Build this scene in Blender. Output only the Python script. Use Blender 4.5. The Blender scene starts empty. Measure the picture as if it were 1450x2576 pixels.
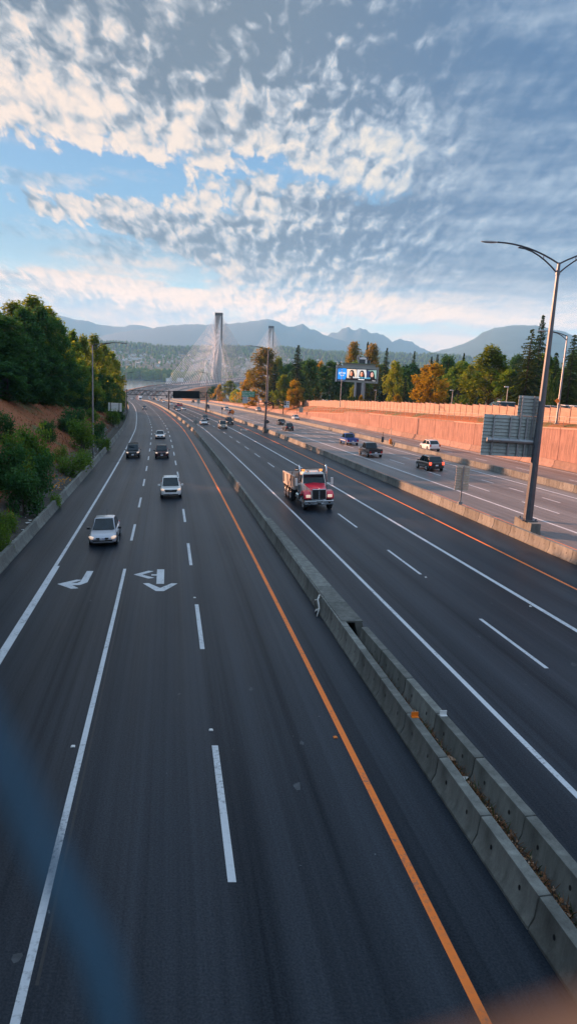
import bpy, math, random
import numpy as np
from mathutils import Vector, Matrix
R = random.Random(7)
C = bpy.context.scene.collection
PI = math.pi
rad = math.radians

# ------------------------------------------------------------------ camera model
ZC = 9.82                       # eye height above the road below
F_PX, CX, CY = 1800.0, 725.0, 1287.5   # focal length and centre for a 1450 x 2575 picture
PITCH, ROLL = rad(11.77), rad(3.0)
fw = Vector((0, math.cos(PITCH), -math.sin(PITCH)))
r0 = Vector((1, 0, 0)); u0 = r0.cross(fw)
rt = r0*math.cos(ROLL) + u0*math.sin(ROLL)
up = -r0*math.sin(ROLL) + u0*math.cos(ROLL)
EYE = Vector((0, 0, ZC))

def ray(px, py):
    return fw*F_PX + rt*(px-CX) - up*(py-CY)

def at(px, py, Y):              # the point at distance Y that stands at this place of the photograph
    d = ray(px, py); return EYE + d*(Y/d.y)

def azel(px, py):
    d = ray(px, py); return math.atan2(d.x, d.y), math.atan2(d.z, math.hypot(d.x, d.y))

# ------------------------------------------------------------------ road geometry
def sm(a, b, x):
    t = min(1, max(0, (x-a)/(b-a))); return t*t*(3-2*t)

def _x(y): return 6.8-.17*y-.000075*y*y-.0125*max(0, y-165)*sm(120, 210, y)
def xr(y):                      # the left foot of the median barrier
    if y <= 600: return _x(y)
    t = min(y, 1032)-600
    x = _x(600)-.2725*t+.00084*t*t/2
    return x+.149*max(0, y-1032)
def xt(y): return (xr(y+.5)-xr(y-.5))
def plane(x, y): return .05165*x-.03223*y
ZFAR = ZC-39.4
def zr(x, y):
    t = sm(480, 840, y)
    if t <= 0: return plane(x, y)
    return (1-t)*plane(x, y)+t*ZFAR
def zd(d, y): return zr(xr(y)+d, y)
NRM = Vector((-.05165, .03223, 1)).normalized()

def tab(pts):
    def f(y):
        if y <= pts[0][0]: return pts[0][1]
        for (a, u), (b, v) in zip(pts, pts[1:]):
            if y <= b: return u+(v-u)*(y-a)/(b-a)
        return pts[-1][1]
    return f
WALLD = 41.4
hw = tab([(-60, 6.2), (60, 5.5), (83, 5.0), (110, 4.3), (150, 3.9), (189, 3.6), (189.2, 2.95), (215, 2.3), (240, 1.75), (300, 1.0), (420, .7), (520, .6)])
fenced = tab([(-60, 43.5), (88, 43.6), (205, 45.5), (270, 46.5), (400, 57), (480, 72)])
fenceh = tab([(-60, 6.4), (60, 6.1), (88, 5.5), (205, 4.4), (270, 3.2), (400, 1.3), (520, .6)])

# ------------------------------------------------------------------ helpers
class MB:
    """collects geometry; build() links it as one mesh object"""
    def __init__(s): s.v = []; s.f = []; s.m = []; s.uv = None; s.cur = 0; s.mats = []
    def mat(s, m):
        if m not in s.mats: s.mats.append(m)
        s.cur = s.mats.index(m); return s
    def add(s, vs, fs):
        o = len(s.v); s.v.extend([tuple(v) for v in vs])
        for f in fs: s.f.append(tuple(i+o for i in f)); s.m.append(s.cur)
    def quad(s, a, b, c, d): s.add((a, b, c, d), ((0, 1, 2, 3),))
    def box(s, c, d, M=None):
        x, y, z = d[0]/2, d[1]/2, d[2]/2
        vs = [Vector((i, j, k)) for i in (-x, x) for j in (-y, y) for k in (-z, z)]
        c = Vector(c)
        vs = [(M @ v if M else v)+c for v in vs]
        s.add(vs, ((0, 1, 3, 2), (4, 6, 7, 5), (0, 4, 5, 1), (2, 3, 7, 6), (0, 2, 6, 4), (1, 5, 7, 3)))
    def bar(s, a, b, w, h=None, upv=(0, 0, 1)):
        h = h or w; a = Vector(a); b = Vector(b); t = (b-a).normalized()
        u = Vector(upv)
        if abs(t.dot(u)) > .95: u = Vector((0, 1, 0))
        sd = t.cross(u).normalized()*w/2; u = sd.cross(t).normalized()*h/2
        vs = [p+i*sd+j*u for p in (a, b) for i, j in ((-1, -1), (1, -1), (1, 1), (-1, 1))]
        s.add(vs, ((0, 1, 2, 3), (7, 6, 5, 4), (0, 4, 5, 1), (1, 5, 6, 2), (2, 6, 7, 3), (3, 7, 4, 0)))
    def tube(s, pts, rs, n=8, caps=True):
        pts = [Vector(p) for p in pts]
        if not isinstance(rs, (list, tuple)): rs = [rs]*len(pts)
        vs = []; side = None
        for i, p in enumerate(pts):
            t = (pts[min(i+1, len(pts)-1)]-pts[max(i-1, 0)]).normalized()
            if side is None:
                side = t.cross(Vector((0, 0, 1)) if abs(t.z) < .9 else Vector((0, 1, 0))).normalized()
            else: side = (side-t*side.dot(t)).normalized()
            w = t.cross(side)
            for k in range(n):
                a = 2*PI*k/n; vs.append(p+(side*math.cos(a)+w*math.sin(a))*rs[i])
        fs = []
        for i in range(len(pts)-1):
            for k in range(n):
                k2 = (k+1) % n
                fs.append((i*n+k, i*n+k2, (i+1)*n+k2, (i+1)*n+k))
        if caps: fs.append(tuple(range(n-1, -1, -1))); fs.append(tuple((len(pts)-1)*n+k for k in range(n)))
        s.add(vs, fs)
    def cyl(s, c, ax, r, L, n=16, r2=None):
        c = Vector(c); ax = Vector(ax).normalized()*L/2
        s.tube((c-ax, c+ax), (r, r2 if r2 else r), n)
    def prism(s, poly, y0, y1, axis='y'):       # poly in (x, z), swept along y (or along x when axis == 'x')
        n = len(poly)
        if axis == 'y': vs = [(p[0], y0, p[1]) for p in poly]+[(p[0], y1, p[1]) for p in poly]
        elif axis == 'x': vs = [(y0, p[0], p[1]) for p in poly]+[(y1, p[0], p[1]) for p in poly]
        else: vs = [(p[0], p[1], y0) for p in poly]+[(p[0], p[1], y1) for p in poly]
        fs = [tuple(range(n-1, -1, -1)), tuple(range(n, 2*n))]+[(i, (i+1) % n, n+(i+1) % n, n+i) for i in range(n)]
        s.add(vs, fs)
    def build(s, name, mat=None, parent=None, smooth=False, bevel=0, seg=2):
        me = bpy.data.meshes.new(name)
        me.from_pydata(s.v, [], s.f)
        mats = s.mats if s.mats else [mat]
        for m in mats: me.materials.append(m)
        if s.mats: me.polygons.foreach_set('material_index', s.m)
        if s.uv:
            l = me.uv_layers.new(name='UVMap')
            li = np.zeros(len(me.loops), dtype=np.int32); me.loops.foreach_get('vertex_index', li)
            l.data.foreach_set('uv', np.array(s.uv, dtype=np.float32)[li].ravel())
        import bmesh
        b = bmesh.new(); b.from_mesh(me); bmesh.ops.recalc_face_normals(b, faces=b.faces) if len(s.f) < 4000 and not s.uv else None
        b.to_mesh(me); b.free()
        if smooth: me.polygons.foreach_set('use_smooth', [True]*len(me.polygons))
        me.update()
        o = bpy.data.objects.new(name, me); C.objects.link(o)
        if parent: o.parent = parent
        if bevel:
            md = o.modifiers.new('edge', 'BEVEL'); md.width = bevel; md.segments = seg; md.limit_method = 'ANGLE'; md.angle_limit = rad(28)
            me.polygons.foreach_set('use_smooth', [True]*len(me.polygons))
            md.harden_normals = True
        return o

def tag(o, label, cat=None, group=None, kind=None):
    if label: o['label'] = label
    if cat: o['category'] = cat
    if group: o['group'] = group
    if kind: o['kind'] = kind
    return o
def thing(name, label, cat, loc=(0, 0, 0), rz=0, group=None):
    o = bpy.data.objects.new(name, None); C.objects.link(o)
    o.location = loc; o.rotation_euler = (0, 0, rz); o.empty_display_size = .3
    return tag(o, label, cat, group)
def struct(mb, name, mat, **k):
    o = mb.build(name, mat, **k); o['kind'] = 'structure'; return o
def kids(o): return [c for c in bpy.data.objects if c.parent is o]
def copy_tree(o, parent=None, _k=None):
    c = o.copy(); C.objects.link(c)
    if parent: c.parent = parent
    for ch in list(o.children): copy_tree(ch, c)
    return c

# ------------------------------------------------------------------ materials
def mk(name):
    m = bpy.data.materials.new(name); m.use_nodes = True
    n = m.node_tree.nodes; b = n['Principled BSDF']
    return m, n, m.node_tree.links, b
def N(nt, typ, **k):
    n = nt.nodes.new(typ)
    for a, v in k.items(): setattr(n, a, v)
    return n
def plain(name, col, rough=.6, metal=0, var=.12, scale=3.0, spec=.5, coat=0, dirt=0, emis=None):
    m, n, l, b = mk(name); nt = m.node_tree
    tc = N(nt, 'ShaderNodeTexCoord'); nz = N(nt, 'ShaderNodeTexNoise')
    nz.inputs['Scale'].default_value = scale; nz.inputs['Detail'].default_value = 6
    l.new(tc.outputs['Object'], nz.inputs['Vector'])
    rp = N(nt, 'ShaderNodeMapRange'); rp.inputs[1].default_value = .3; rp.inputs[2].default_value = .7
    rp.inputs[3].default_value = 1-var; rp.inputs[4].default_value = 1+var
    l.new(nz.outputs['Fac'], rp.inputs[0])
    mx = N(nt, 'ShaderNodeMix', data_type='RGBA', blend_type='MULTIPLY'); mx.inputs[0].default_value = 1
    mx.inputs[6].default_value = (*col, 1); l.new(rp.outputs[0], mx.inputs[7])
    l.new(mx.outputs[2], b.inputs['Base Color'])
    b.inputs['Roughness'].default_value = rough; b.inputs['Metallic'].default_value = metal
    b.inputs['Specular IOR Level'].default_value = spec; b.inputs['Coat Weight'].default_value = coat
    b.inputs['Coat Roughness'].default_value = .06
    if emis:
        b.inputs['Emission Color'].default_value = (*emis[0], 1); b.inputs['Emission Strength'].default_value = emis[1]
    return m

def mathn(nt, op, a, b=None, c=None, clamp=False):
    n = N(nt, 'ShaderNodeMath', operation=op); n.use_clamp = clamp
    for i, v in enumerate((a, b, c)):
        if v is None: continue
        if isinstance(v, (int, float)): n.inputs[i].default_value = v
        else: nt.links.new(v, n.inputs[i])
    return n.outputs[0]
def mixc(nt, f, a, b, mode='MIX'):
    n = N(nt, 'ShaderNodeMix', data_type='RGBA', blend_type=mode)
    for i, v in ((0, f), (6, a), (7, b)):
        if isinstance(v, (int, float)): n.inputs[i].default_value = v
        elif isinstance(v, tuple): n.inputs[i].default_value = (*v, 1) if len(v) == 3 else v
        else: nt.links.new(v, n.inputs[i])
    return n.outputs[2]
def noise(nt, vec, scale, detail=5, rough=.55, dist=0.0, out='Fac'):
    n = N(nt, 'ShaderNodeTexNoise'); n.inputs['Scale'].default_value = scale; n.inputs['Detail'].default_value = detail
    n.inputs['Roughness'].default_value = rough; n.inputs['Distortion'].default_value = dist
    if vec is not None: nt.links.new(vec, n.inputs['Vector'])
    return n.outputs[out]
def remap(nt, v, a, b, c=0.0, d=1.0, smooth=False):
    n = N(nt, 'ShaderNodeMapRange'); n.interpolation_type = 'SMOOTHSTEP' if smooth else 'LINEAR'
    for i, q in enumerate((a, b, c, d)): n.inputs[i+1].default_value = q
    nt.links.new(v, n.inputs[0]); return n.outputs[0]
def scalev(nt, vec, s):
    n = N(nt, 'ShaderNodeMapping'); n.inputs['Scale'].default_value = s; nt.links.new(vec, n.inputs['Vector']); return n.outputs[0]
def coord(nt, kind='Object'): return N(nt, 'ShaderNodeTexCoord').outputs[kind]
def bump(nt, b, h, strength=.3, dist=.02):
    n = N(nt, 'ShaderNodeBump'); n.inputs['Strength'].default_value = strength; n.inputs['Distance'].default_value = dist
    nt.links.new(h, n.inputs['Height']); nt.links.new(n.outputs[0], b.inputs['Normal'])

M = {}
# asphalt: u = metres across, v = metres along
m, n, l, b = mk('asphalt'); nt = m.node_tree
uv = coord(nt, 'UV')
sep = N(nt, 'ShaderNodeSeparateXYZ'); l.new(uv, sep.inputs[0])
streak = noise(nt, scalev(nt, uv, (1.1, .012, 1)), 1, 4, .6)
streak2 = noise(nt, scalev(nt, uv, (5.5, .03, 1)), 1, 5, .65)
patch = noise(nt, scalev(nt, uv, (.12, .05, 1)), 1, 4, .5)
grain = noise(nt, scalev(nt, uv, (22, 22, 1)), 1, 3, .8)
speck = noise(nt, scalev(nt, uv, (5, 5, 1)), 1, 2, .5)
# wheel tracks: polished darker bands with a paler band of worn grey between, repeating every 3.7 m lane
lane = mathn(nt, 'FRACT', mathn(nt, 'DIVIDE', mathn(nt, 'ADD', sep.outputs[0], 5.4+37), 3.65))
wave = mathn(nt, 'COSINE', mathn(nt, 'MULTIPLY', lane, 4*PI))
val = mathn(nt, 'ADD', remap(nt, streak, .3, .7, .66, 1.38), remap(nt, streak2, .3, .7, -.14, .14))
val = mathn(nt, 'MULTIPLY', val, remap(nt, patch, .3, .7, .88, 1.12))
val = mathn(nt, 'ADD', val, mathn(nt, 'MULTIPLY', wave, .10))
val = mathn(nt, 'MULTIPLY', val, remap(nt, grain, .25, .75, .72, 1.28))
spk = remap(nt, speck, .775, .80, 0, 1)
cr = noise(nt, scalev(nt, uv, (1.6, .5, 1)), 1, 9, .7, 1.5)
crack = remap(nt, mathn(nt, 'ABSOLUTE', mathn(nt, 'SUBTRACT', cr, .5)), 0, .006, .86, 1)
val = mathn(nt, 'MULTIPLY', val, crack)
outerp = remap(nt, mathn(nt, 'ADD', sep.outputs[0], remap(nt, patch, .3, .7, -.15, .15)), 16.2, 16.6, 0, 1)     # outer roadways: older paler asphalt, raised further to put sunlight into the colour
base = mixc(nt, outerp, (.0080, .0145, .0245), (.15, .145, .145))  # inner tone darker than asphalt, foreground shade put into the colour
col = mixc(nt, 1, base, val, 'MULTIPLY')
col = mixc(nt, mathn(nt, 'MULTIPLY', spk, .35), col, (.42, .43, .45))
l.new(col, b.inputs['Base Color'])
l.new(remap(nt, streak, .3, .7, .40, .52), b.inputs['Roughness'])
l.new(mathn(nt, 'MULTIPLY', remap(nt, val, .5, 1.5, .05, .40), remap(nt, grain, .3, .7, .75, 1.2)), b.inputs['Specular IOR Level'])
bump(nt, b, grain, .25, .01)
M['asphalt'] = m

def paint(name, col):
    m, n, l, b = mk(name); nt = m.node_tree
    g = coord(nt, 'Object')
    f = noise(nt, g, 9, 6, .7); f2 = noise(nt, g, .8, 3)
    wear = mathn(nt, 'MULTIPLY', remap(nt, f, .50, .68, 0, 1), remap(nt, f2, .42, .62, .18, .95))
    l.new(mixc(nt, wear, mixc(nt, remap(nt, f2, .3, .7, 0, .22), col, tuple(c*.6 for c in col)), (.09, .095, .105)), b.inputs['Base Color'])
    b.inputs['Roughness'].default_value = .6
    return m
M['white_paint'] = paint('white_paint', (.60, .63, .67))
M['yellow_paint'] = paint('yellow_paint', (.95, .21, .016))

def concrete(name, col, streaky=.25):
    m, n, l, b = mk(name); nt = m.node_tree
    o = coord(nt, 'Object')
    rnd = N(nt, 'ShaderNodeObjectInfo').outputs['Random']
    a = noise(nt, o, 1.3, 6, .6); c = noise(nt, scalev(nt, o, (4, 4, .5)), 1, 5, .65); g = noise(nt, o, 30, 3, .7)
    v = mathn(nt, 'MULTIPLY', remap(nt, a, .3, .7, .78, 1.18), remap(nt, c, .3, .7, 1-streaky, 1+streaky*.6))
    v = mathn(nt, 'MULTIPLY', v, remap(nt, g, .3, .7, .88, 1.1))
    v = mathn(nt, 'MULTIPLY', v, remap(nt, rnd, 0, 1, .68, 1.18))
    l.new(mixc(nt, 1, col, v, 'MULTIPLY'), b.inputs['Base Color'])
    b.inputs['Roughness'].default_value = .85
    bump(nt, b, g, .3, .01)
    return m
M['concrete'] = concrete('concrete', (.175, .182, .168), .4)
M['deck_concrete'] = concrete('deck_concrete', (.30, .31, .32))
M['wall_concrete'] = concrete('wall_concrete', (.30, .19, .155), .12)
M['dark_concrete'] = concrete('dark_concrete', (.09, .09, .095))
# ribbed fractured-fin face of the retaining wall
m, n, l, b = mk('ribbed_concrete'); nt = m.node_tree
o = coord(nt, 'Object')
rib = noise(nt, scalev(nt, o, (0, 3.2, .35)), 1, 5, .7, .4)
big = noise(nt, scalev(nt, o, (0, .25, .5)), 1, 4, .6); st = noise(nt, scalev(nt, o, (0, 1.2, .12)), 1, 5, .6)
v = mathn(nt, 'MULTIPLY', remap(nt, rib, .3, .7, .55, 1.25), remap(nt, big, .3, .7, .86, 1.12))
v = mathn(nt, 'MULTIPLY', v, remap(nt, st, .35, .65, .86, 1.08))
l.new(mixc(nt, 1, (.325, .185, .152), v, 'MULTIPLY'), b.inputs['Base Color']); b.inputs['Roughness'].default_value = .9
bump(nt, b, rib, .9, .10)
M['ribbed'] = m
# timber-patterned noise wall panel
m, n, l, b = mk('fence_panel'); nt = m.node_tree
o = coord(nt, 'Object')
sp = N(nt, 'ShaderNodeSeparateXYZ'); l.new(o, sp.inputs[0])
w = noise(nt, scalev(nt, o, (.5, .5, 7)), 1, 4, .6); big = noise(nt, scalev(nt, o, (.6, .6, 1.5)), 1, 5, .7)
bl = mathn(nt, 'FRACT', mathn(nt, 'MULTIPLY', sp.outputs[2], 4.2))
gr = remap(nt, bl, 0, .1, .62, 1)
v = mathn(nt, 'MULTIPLY', mathn(nt, 'MULTIPLY', remap(nt, w, .3, .7, .82, 1.14), gr), remap(nt, big, .35, .7, .85, 1.1))
l.new(mixc(nt, 1, (.39, .255, .195), v, 'MULTIPLY'), b.inputs['Base Color']); b.inputs['Roughness'].default_value = .85
M['fence'] = m

M['galv'] = plain('galvanised_steel', (.30, .32, .34), .45, .75, .12, 2.5)
M['lamp_grey'] = plain('painted_lamp_grey', (.10, .108, .125), .45, .4, .12, 2.5)
M['dark_steel'] = plain('dark_steel', (.055, .06, .068), .5, .5, .15)
M['sign_back'] = plain('sign_back_aluminium', (.30, .325, .31), .5, .3, .12, 4)
M['sign_tan'] = plain('sign_back_weathered', (.46, .38, .30), .6, .1, .15, 5)
M['green_sign'] = plain('green_sign', (.0, .24, .12), .4, 0, .05)
M['white_sheet'] = plain('white_sheeting', (.75, .76, .76), .4, 0, .06)
M['orange_sheet'] = plain('orange_sheeting', (.85, .22, .02), .4, 0, .06)
M['black'] = plain('matt_black', (.012, .013, .015), .5, 0, .1)
M['board_black'] = plain('board_black', (.010, .011, .012), .9, 0, .1, 3, 0.05)
M['rubber'] = plain('tyre_rubber', (.018, .018, .019), .8, 0, .2, 8)
M['rim'] = plain('wheel_alloy', (.45, .46, .48), .3, .9, .1)
M['chrome'] = plain('chrome', (.62, .64, .67), .12, 1, .04)
M['glass'] = plain('car_glass', (.010, .022, .032), .04, 0, .35, 1.6, spec=.4)
M['grille'] = plain('grille_black', (.02, .021, .023), .35, .2, .2, 20)
M['lamp_glass'] = plain('headlamp_glass', (.72, .74, .78), .08, .2, .1, 8)
M['headlight'] = plain('lit_headlamp', (.8, .7, .6), .1, 0, .05, 8, emis=((1.0, .66, .45), .17))
M['tail'] = plain('tail_lamp_red', (.42, .01, .01), .15, 0, .1, 8)
M['taillit'] = plain('lit_brake_lamp', (.5, .01, .01), .15, 0, .1, 8, emis=((1, .08, .04), .9))
M['amber'] = plain('amber_beacon', (.85, .25, .03), .2, 0, .1, 8, emis=((1, .35, .08), .35))
M['plate'] = plain('plate_white', (.72, .74, .80), .4, 0, .05)
M['ink'] = plain('plate_lettering', (.03, .06, .25), .5, 0, .05)
def car_paint(name, col, metal=0.0, rough=.3, coat=.7): return plain(name, col, rough, metal, .06, 1.5, .5, coat)
P = dict(silver=car_paint('silver_paint', (.46, .49, .56), .35), white=car_paint('white_car_paint', (.78, .79, .80)),
         black=car_paint('black_car_paint', (.012, .013, .016)), dark=car_paint('charcoal_paint', (.035, .037, .042), .3),
         maroon=car_paint('maroon_paint', (.055, .012, .018), .2), blue=car_paint('blue_paint', (.02, .07, .32), .2),
         beige=car_paint('beige_paint', (.50, .46, .38), .2), red=car_paint('red_paint', (.45, .012, .03)),
         grey=car_paint('grey_paint', (.22, .23, .25), .3))
M['truck_red'] = car_paint('truck_red_paint', (.68, .016, .05), 0, .35)
M['truck_white'] = car_paint('truck_white_paint', (.72, .72, .70), 0, .35)
M['bed_steel'] = plain('dump_bed_paint', (.40, .365, .34), .5, .05, .2, 1.2)

def leaf(name, c1, c2, trans=.45, warm=None):
    m = bpy.data.materials.new(name); m.use_nodes = True; nt = m.node_tree; l = nt.links
    for q in list(nt.nodes): nt.nodes.remove(q)
    out = N(nt, 'ShaderNodeOutputMaterial')
    o = coord(nt, 'Object'); rnd = N(nt, 'ShaderNodeObjectInfo').outputs['Random']
    f = noise(nt, o, .55, 4, .6); g = noise(nt, o, 3.0, 3, .6)
    c = mixc(nt, remap(nt, f, .36, .64, 0, 1), c1, c2)
    c = mixc(nt, remap(nt, rnd, 0, 1, 0, .35), c, tuple((a+q)/2*.7 for a, q in zip(c1, c2)))
    c = mixc(nt, 1, c, remap(nt, g, .3, .7, .6, 1.45), 'MULTIPLY')
    d = N(nt, 'ShaderNodeBsdfPrincipled'); d.inputs['Roughness'].default_value = .65; d.inputs['Specular IOR Level'].default_value = .12
    t = N(nt, 'ShaderNodeBsdfTranslucent'); ms = N(nt, 'ShaderNodeMixShader'); ms.inputs[0].default_value = trans
    l.new(c, d.inputs['Base Color']); l.new(mixc(nt, 1, c, warm or (1.5, 1.35, .7), 'MULTIPLY'), t.inputs['Color'])
    l.new(d.outputs[0], ms.inputs[1]); l.new(t.outputs[0], ms.inputs[2]); l.new(ms.outputs[0], out.inputs['Surface'])
    return m
LEAF = dict(green=leaf('leaf_green', (.075, .19, .034), (.16, .25, .042), .55),
            deep=leaf('leaf_deep_green', (.036, .12, .040), (.065, .16, .042), .4),
            gold=leaf('leaf_gold', (.33, .26, .028), (.36, .24, .024), .55),
            rust=leaf('leaf_rust', (.29, .19, .03), (.13, .165, .032), .5),
            lime=leaf('leaf_lime', (.17, .25, .034), (.24, .28, .044), .5),
            mix=leaf('leaf_green_turning_gold', (.085, .19, .032), (.23, .26, .035), .55),
            spruce=leaf('needle_dark', (.020, .058, .030), (.036, .074, .032), .25, (1.2, 1.2, .8)),
            fir=leaf('needle_fir', (.034, .080, .028), (.07, .105, .03), .3, (1.3, 1.2, .7)),
            cedar=leaf('needle_cedar', (.036, .09, .024), (.065, .12, .026), .3))
M['bark'] = plain('bark', (.085, .065, .05), .9, 0, .35, 4)
# ------------------------------------------------------------------ camera, sun, sky
SUN_AZ, SUN_EL = rad(-56), rad(12.6)      # azimuth from +Y, negative = to the left
cam = bpy.data.cameras.new('camera'); co = bpy.data.objects.new('camera', cam); C.objects.link(co)
co.matrix_world = Matrix((( rt.x, up.x, -fw.x, EYE.x), (rt.y, up.y, -fw.y, EYE.y), (rt.z, up.z, -fw.z, EYE.z), (0, 0, 0, 1)))
cam.sensor_fit = 'VERTICAL'; cam.sensor_height = 36; cam.lens = F_PX/2575*36
cam.clip_start = .005; cam.clip_end = 60000
cam.dof.use_dof = True; cam.dof.focus_distance = 70; cam.dof.aperture_fstop = cam.lens/5.4
bpy.context.scene.camera = co
sc = bpy.context.scene
sl = bpy.data.lights.new('sun', 'SUN'); so = bpy.data.objects.new('sun', sl); C.objects.link(so)
sl.energy = 5.0; sl.angle = rad(.6); sl.color = (1.0, .47, .26)
tosun = Vector((math.sin(SUN_AZ)*math.cos(SUN_EL), math.cos(SUN_AZ)*math.cos(SUN_EL), math.sin(SUN_EL)))
so.rotation_euler = tosun.to_track_quat('Z', 'Y').to_euler()
sc.view_settings.view_transform = 'Standard'; sc.view_settings.look = 'None'; sc.view_settings.gamma = 1
sc.view_settings.exposure = 1.68
sc.cycles.use_denoising = True
sc.cycles.max_bounces = 6; sc.cycles.diffuse_bounces = 3; sc.cycles.glossy_bounces = 3; sc.cycles.transmission_bounces = 4
sc.cycles.transparent_max_bounces = 8; sc.cycles.volume_bounces = 1
sc.cycles.sample_clamp_indirect = 6; sc.cycles.caustics_reflective = False; sc.cycles.caustics_refractive = False

W = bpy.data.worlds.new('World'); sc.world = W; W.use_nodes = True
W.cycles.sampling_method = 'MANUAL'; W.cycles.sample_map_resolution = 256
nt = W.node_tree; l = nt.links
bg = nt.nodes['Background']; SKY = .10; bg.inputs['Strength'].default_value = SKY
st = N(nt, 'ShaderNodeTexSky', sky_type='NISHITA'); st.sun_disc = False
st.sun_elevation = SUN_EL; st.sun_rotation = SUN_AZ; st.altitude = 50; st.air_density = 1.0; st.dust_density = .6; st.ozone_density = 2.2
D = coord(nt, 'Generated')
sp = N(nt, 'ShaderNodeSeparateXYZ'); l.new(D, sp.inputs[0]); dx, dy, dz = sp.outputs
el = mathn(nt, 'ARCSINE', dz); az = mathn(nt, 'ARCTAN2', dx, dy)
zc = mathn(nt, 'ADD', mathn(nt, 'MAXIMUM', dz, 0.0), .085)
cu = mathn(nt, 'DIVIDE', dx, zc); cv = mathn(nt, 'DIVIDE', dy, zc)
cb = N(nt, 'ShaderNodeCombineXYZ'); l.new(cu, cb.inputs[0]); l.new(cv, cb.inputs[1])
PL = cb.outputs[0]
def blob(px, py, sx, sy, w, tilt=0.0):      # a soft patch of sky, sizes in degrees
    a0, e0 = azel(px, py)
    u = mathn(nt, 'SUBTRACT', az, a0); v = mathn(nt, 'SUBTRACT', el, e0)
    if tilt: v = mathn(nt, 'MULTIPLY_ADD', u, -tilt, v)
    u = mathn(nt, 'DIVIDE', u, rad(sx)); v = mathn(nt, 'DIVIDE', v, rad(sy))
    r = mathn(nt, 'ADD', mathn(nt, 'MULTIPLY', u, u), mathn(nt, 'MULTIPLY', v, v))
    return mathn(nt, 'MULTIPLY', mathn(nt, 'EXPONENT', mathn(nt, 'MULTIPLY', r, -1.0)), w)
def total(lst, base=0.0):
    o = base
    for q in lst: o = mathn(nt, 'ADD', q, o)
    return o
# -- where clouds are thick, and where the blue shows through
cover = total([blob(110, 430, 8.5, 2.4, -.40, -.05), blob(60, 600, 8, 1.7, -.42, -.08), blob(330, 655, 8, 1.5, -.34, -.12), blob(640, 405, 3.0, 1.0, -.13), blob(760, 440, 2.6, 1.0, -.13), blob(960, 480, 3, 1.0, -.12), blob(500, 560, 4, 1.0, -.06), blob(380, 440, 2, .9, -.10),
               blob(1390, 50, 6, 4, -.08), blob(650, 180, 22, 6, .16), blob(1250, 480, 11, 5, .18), blob(1100, 640, 17, 3, .20, .02), blob(260, 525, 9, 1.3, .26, -.09), blob(600, 600, 9, 1.4, .10),
               blob(80, 705, 14, 1.0, .12, -.04), blob(200, 775, 12, 1.0, .10), blob(700, 760, 12, .7, .05, -.03), blob(1000, 735, 12, .9, .08), blob(300, 120, 14, 6, .18), blob(1000, 850, 30, 1.2, -.12)])
# -- where the low sun reaches the cloud, and where it lies in its own shade
light = total([blob(150, 290, 7, 2.6, .34), blob(380, 390, 5.5, 3.0, .42), blob(580, 480, 6, 3.0, .40), blob(800, 390, 8, 2.2, .26), blob(1090, 410, 7, 2.0, .16), blob(280, 520, 10, 1.5, .26, -.09), blob(80, 700, 14, 1.1, .40, -.05),
               blob(550, 735, 14, 1.0, .26, -.03), blob(900, 790, 20, 1.0, .40), blob(40, 210, 3.5, 2.4, .22), blob(1300, 765, 10, 1.0, .20), blob(1280, 500, 9, 1.8, .06),
               blob(330, 60, 14, 3.6, -.46), blob(850, 90, 13, 5, -.46), blob(1380, 130, 11, 7, -.36), blob(1150, 640, 16, 2.0, -.40, .02), blob(620, 610, 9, 1.2, -.26, -.03), blob(1380, 330, 9, 4, -.16), blob(250, 775, 12, .9, -.22), blob(850, 515, 5, 1.2, -.20)])
# sky coordinates: cells keep their shape and shrink towards the horizon
ek = mathn(nt, 'ADD', mathn(nt, 'MAXIMUM', el, -.05), .22)
cq = N(nt, 'ShaderNodeCombineXYZ'); l.new(mathn(nt, 'DIVIDE', az, ek), cq.inputs[0]); l.new(mathn(nt, 'LOGARITHM', ek, math.e), cq.inputs[1])
SQ = cq.outputs[0]
def warped(vec, sc_, amt):
    w_ = N(nt, 'ShaderNodeTexNoise'); w_.inputs['Scale'].default_value = sc_; w_.inputs['Detail'].default_value = 3; l.new(vec, w_.inputs['Vector'])
    c_ = N(nt, 'ShaderNodeVectorMath', operation='SUBTRACT'); l.new(w_.outputs['Color'], c_.inputs[0]); c_.inputs[1].default_value = (.5, .5, .5)
    v_ = N(nt, 'ShaderNodeVectorMath', operation='MULTIPLY_ADD'); l.new(c_.outputs[0], v_.inputs[0]); v_.inputs[1].default_value = amt; l.new(vec, v_.inputs[2]); return v_.outputs[0]
def cl(vec, rot, s, off, sc, det, ro):
    mp = N(nt, 'ShaderNodeMapping'); mp.inputs['Rotation'].default_value = (0, 0, rot); mp.inputs['Scale'].default_value = s; mp.inputs['Location'].default_value = off
    l.new(vec, mp.inputs['Vector']); return noise(nt, mp.outputs[0], sc, det, ro)
SW = warped(SQ, 4.0, (.16, .10, 0))
puff = cl(SW, rad(-6), (.92, 1.05, 1), (0, 0, 0), 15.0, 10, .58)
puff_s = cl(SW, rad(-6), (.92, 1.05, 1), (.011, -.015, 0), 15.0, 6, .56)      # the same cells a step towards the sun
vo = N(nt, 'ShaderNodeTexVoronoi', feature='SMOOTH_F1', voronoi_dimensions='2D', normalize=True); vo.inputs['Scale'].default_value = 13.0; vo.inputs['Smoothness'].default_value = .35; vo.inputs['Detail'].default_value = 3.0; vo.inputs['Roughness'].default_value = .6
SV = warped(SQ, 14.0, (.07, .06, 0)); l.new(SV, vo.inputs['Vector'])
vo2 = N(nt, 'ShaderNodeTexVoronoi', feature='SMOOTH_F1', voronoi_dimensions='2D', normalize=True); vo2.inputs['Scale'].default_value = 13.0; vo2.inputs['Smoothness'].default_value = .35; vo2.inputs['Detail'].default_value = 2.0; vo2.inputs['Roughness'].default_value = .6
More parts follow.
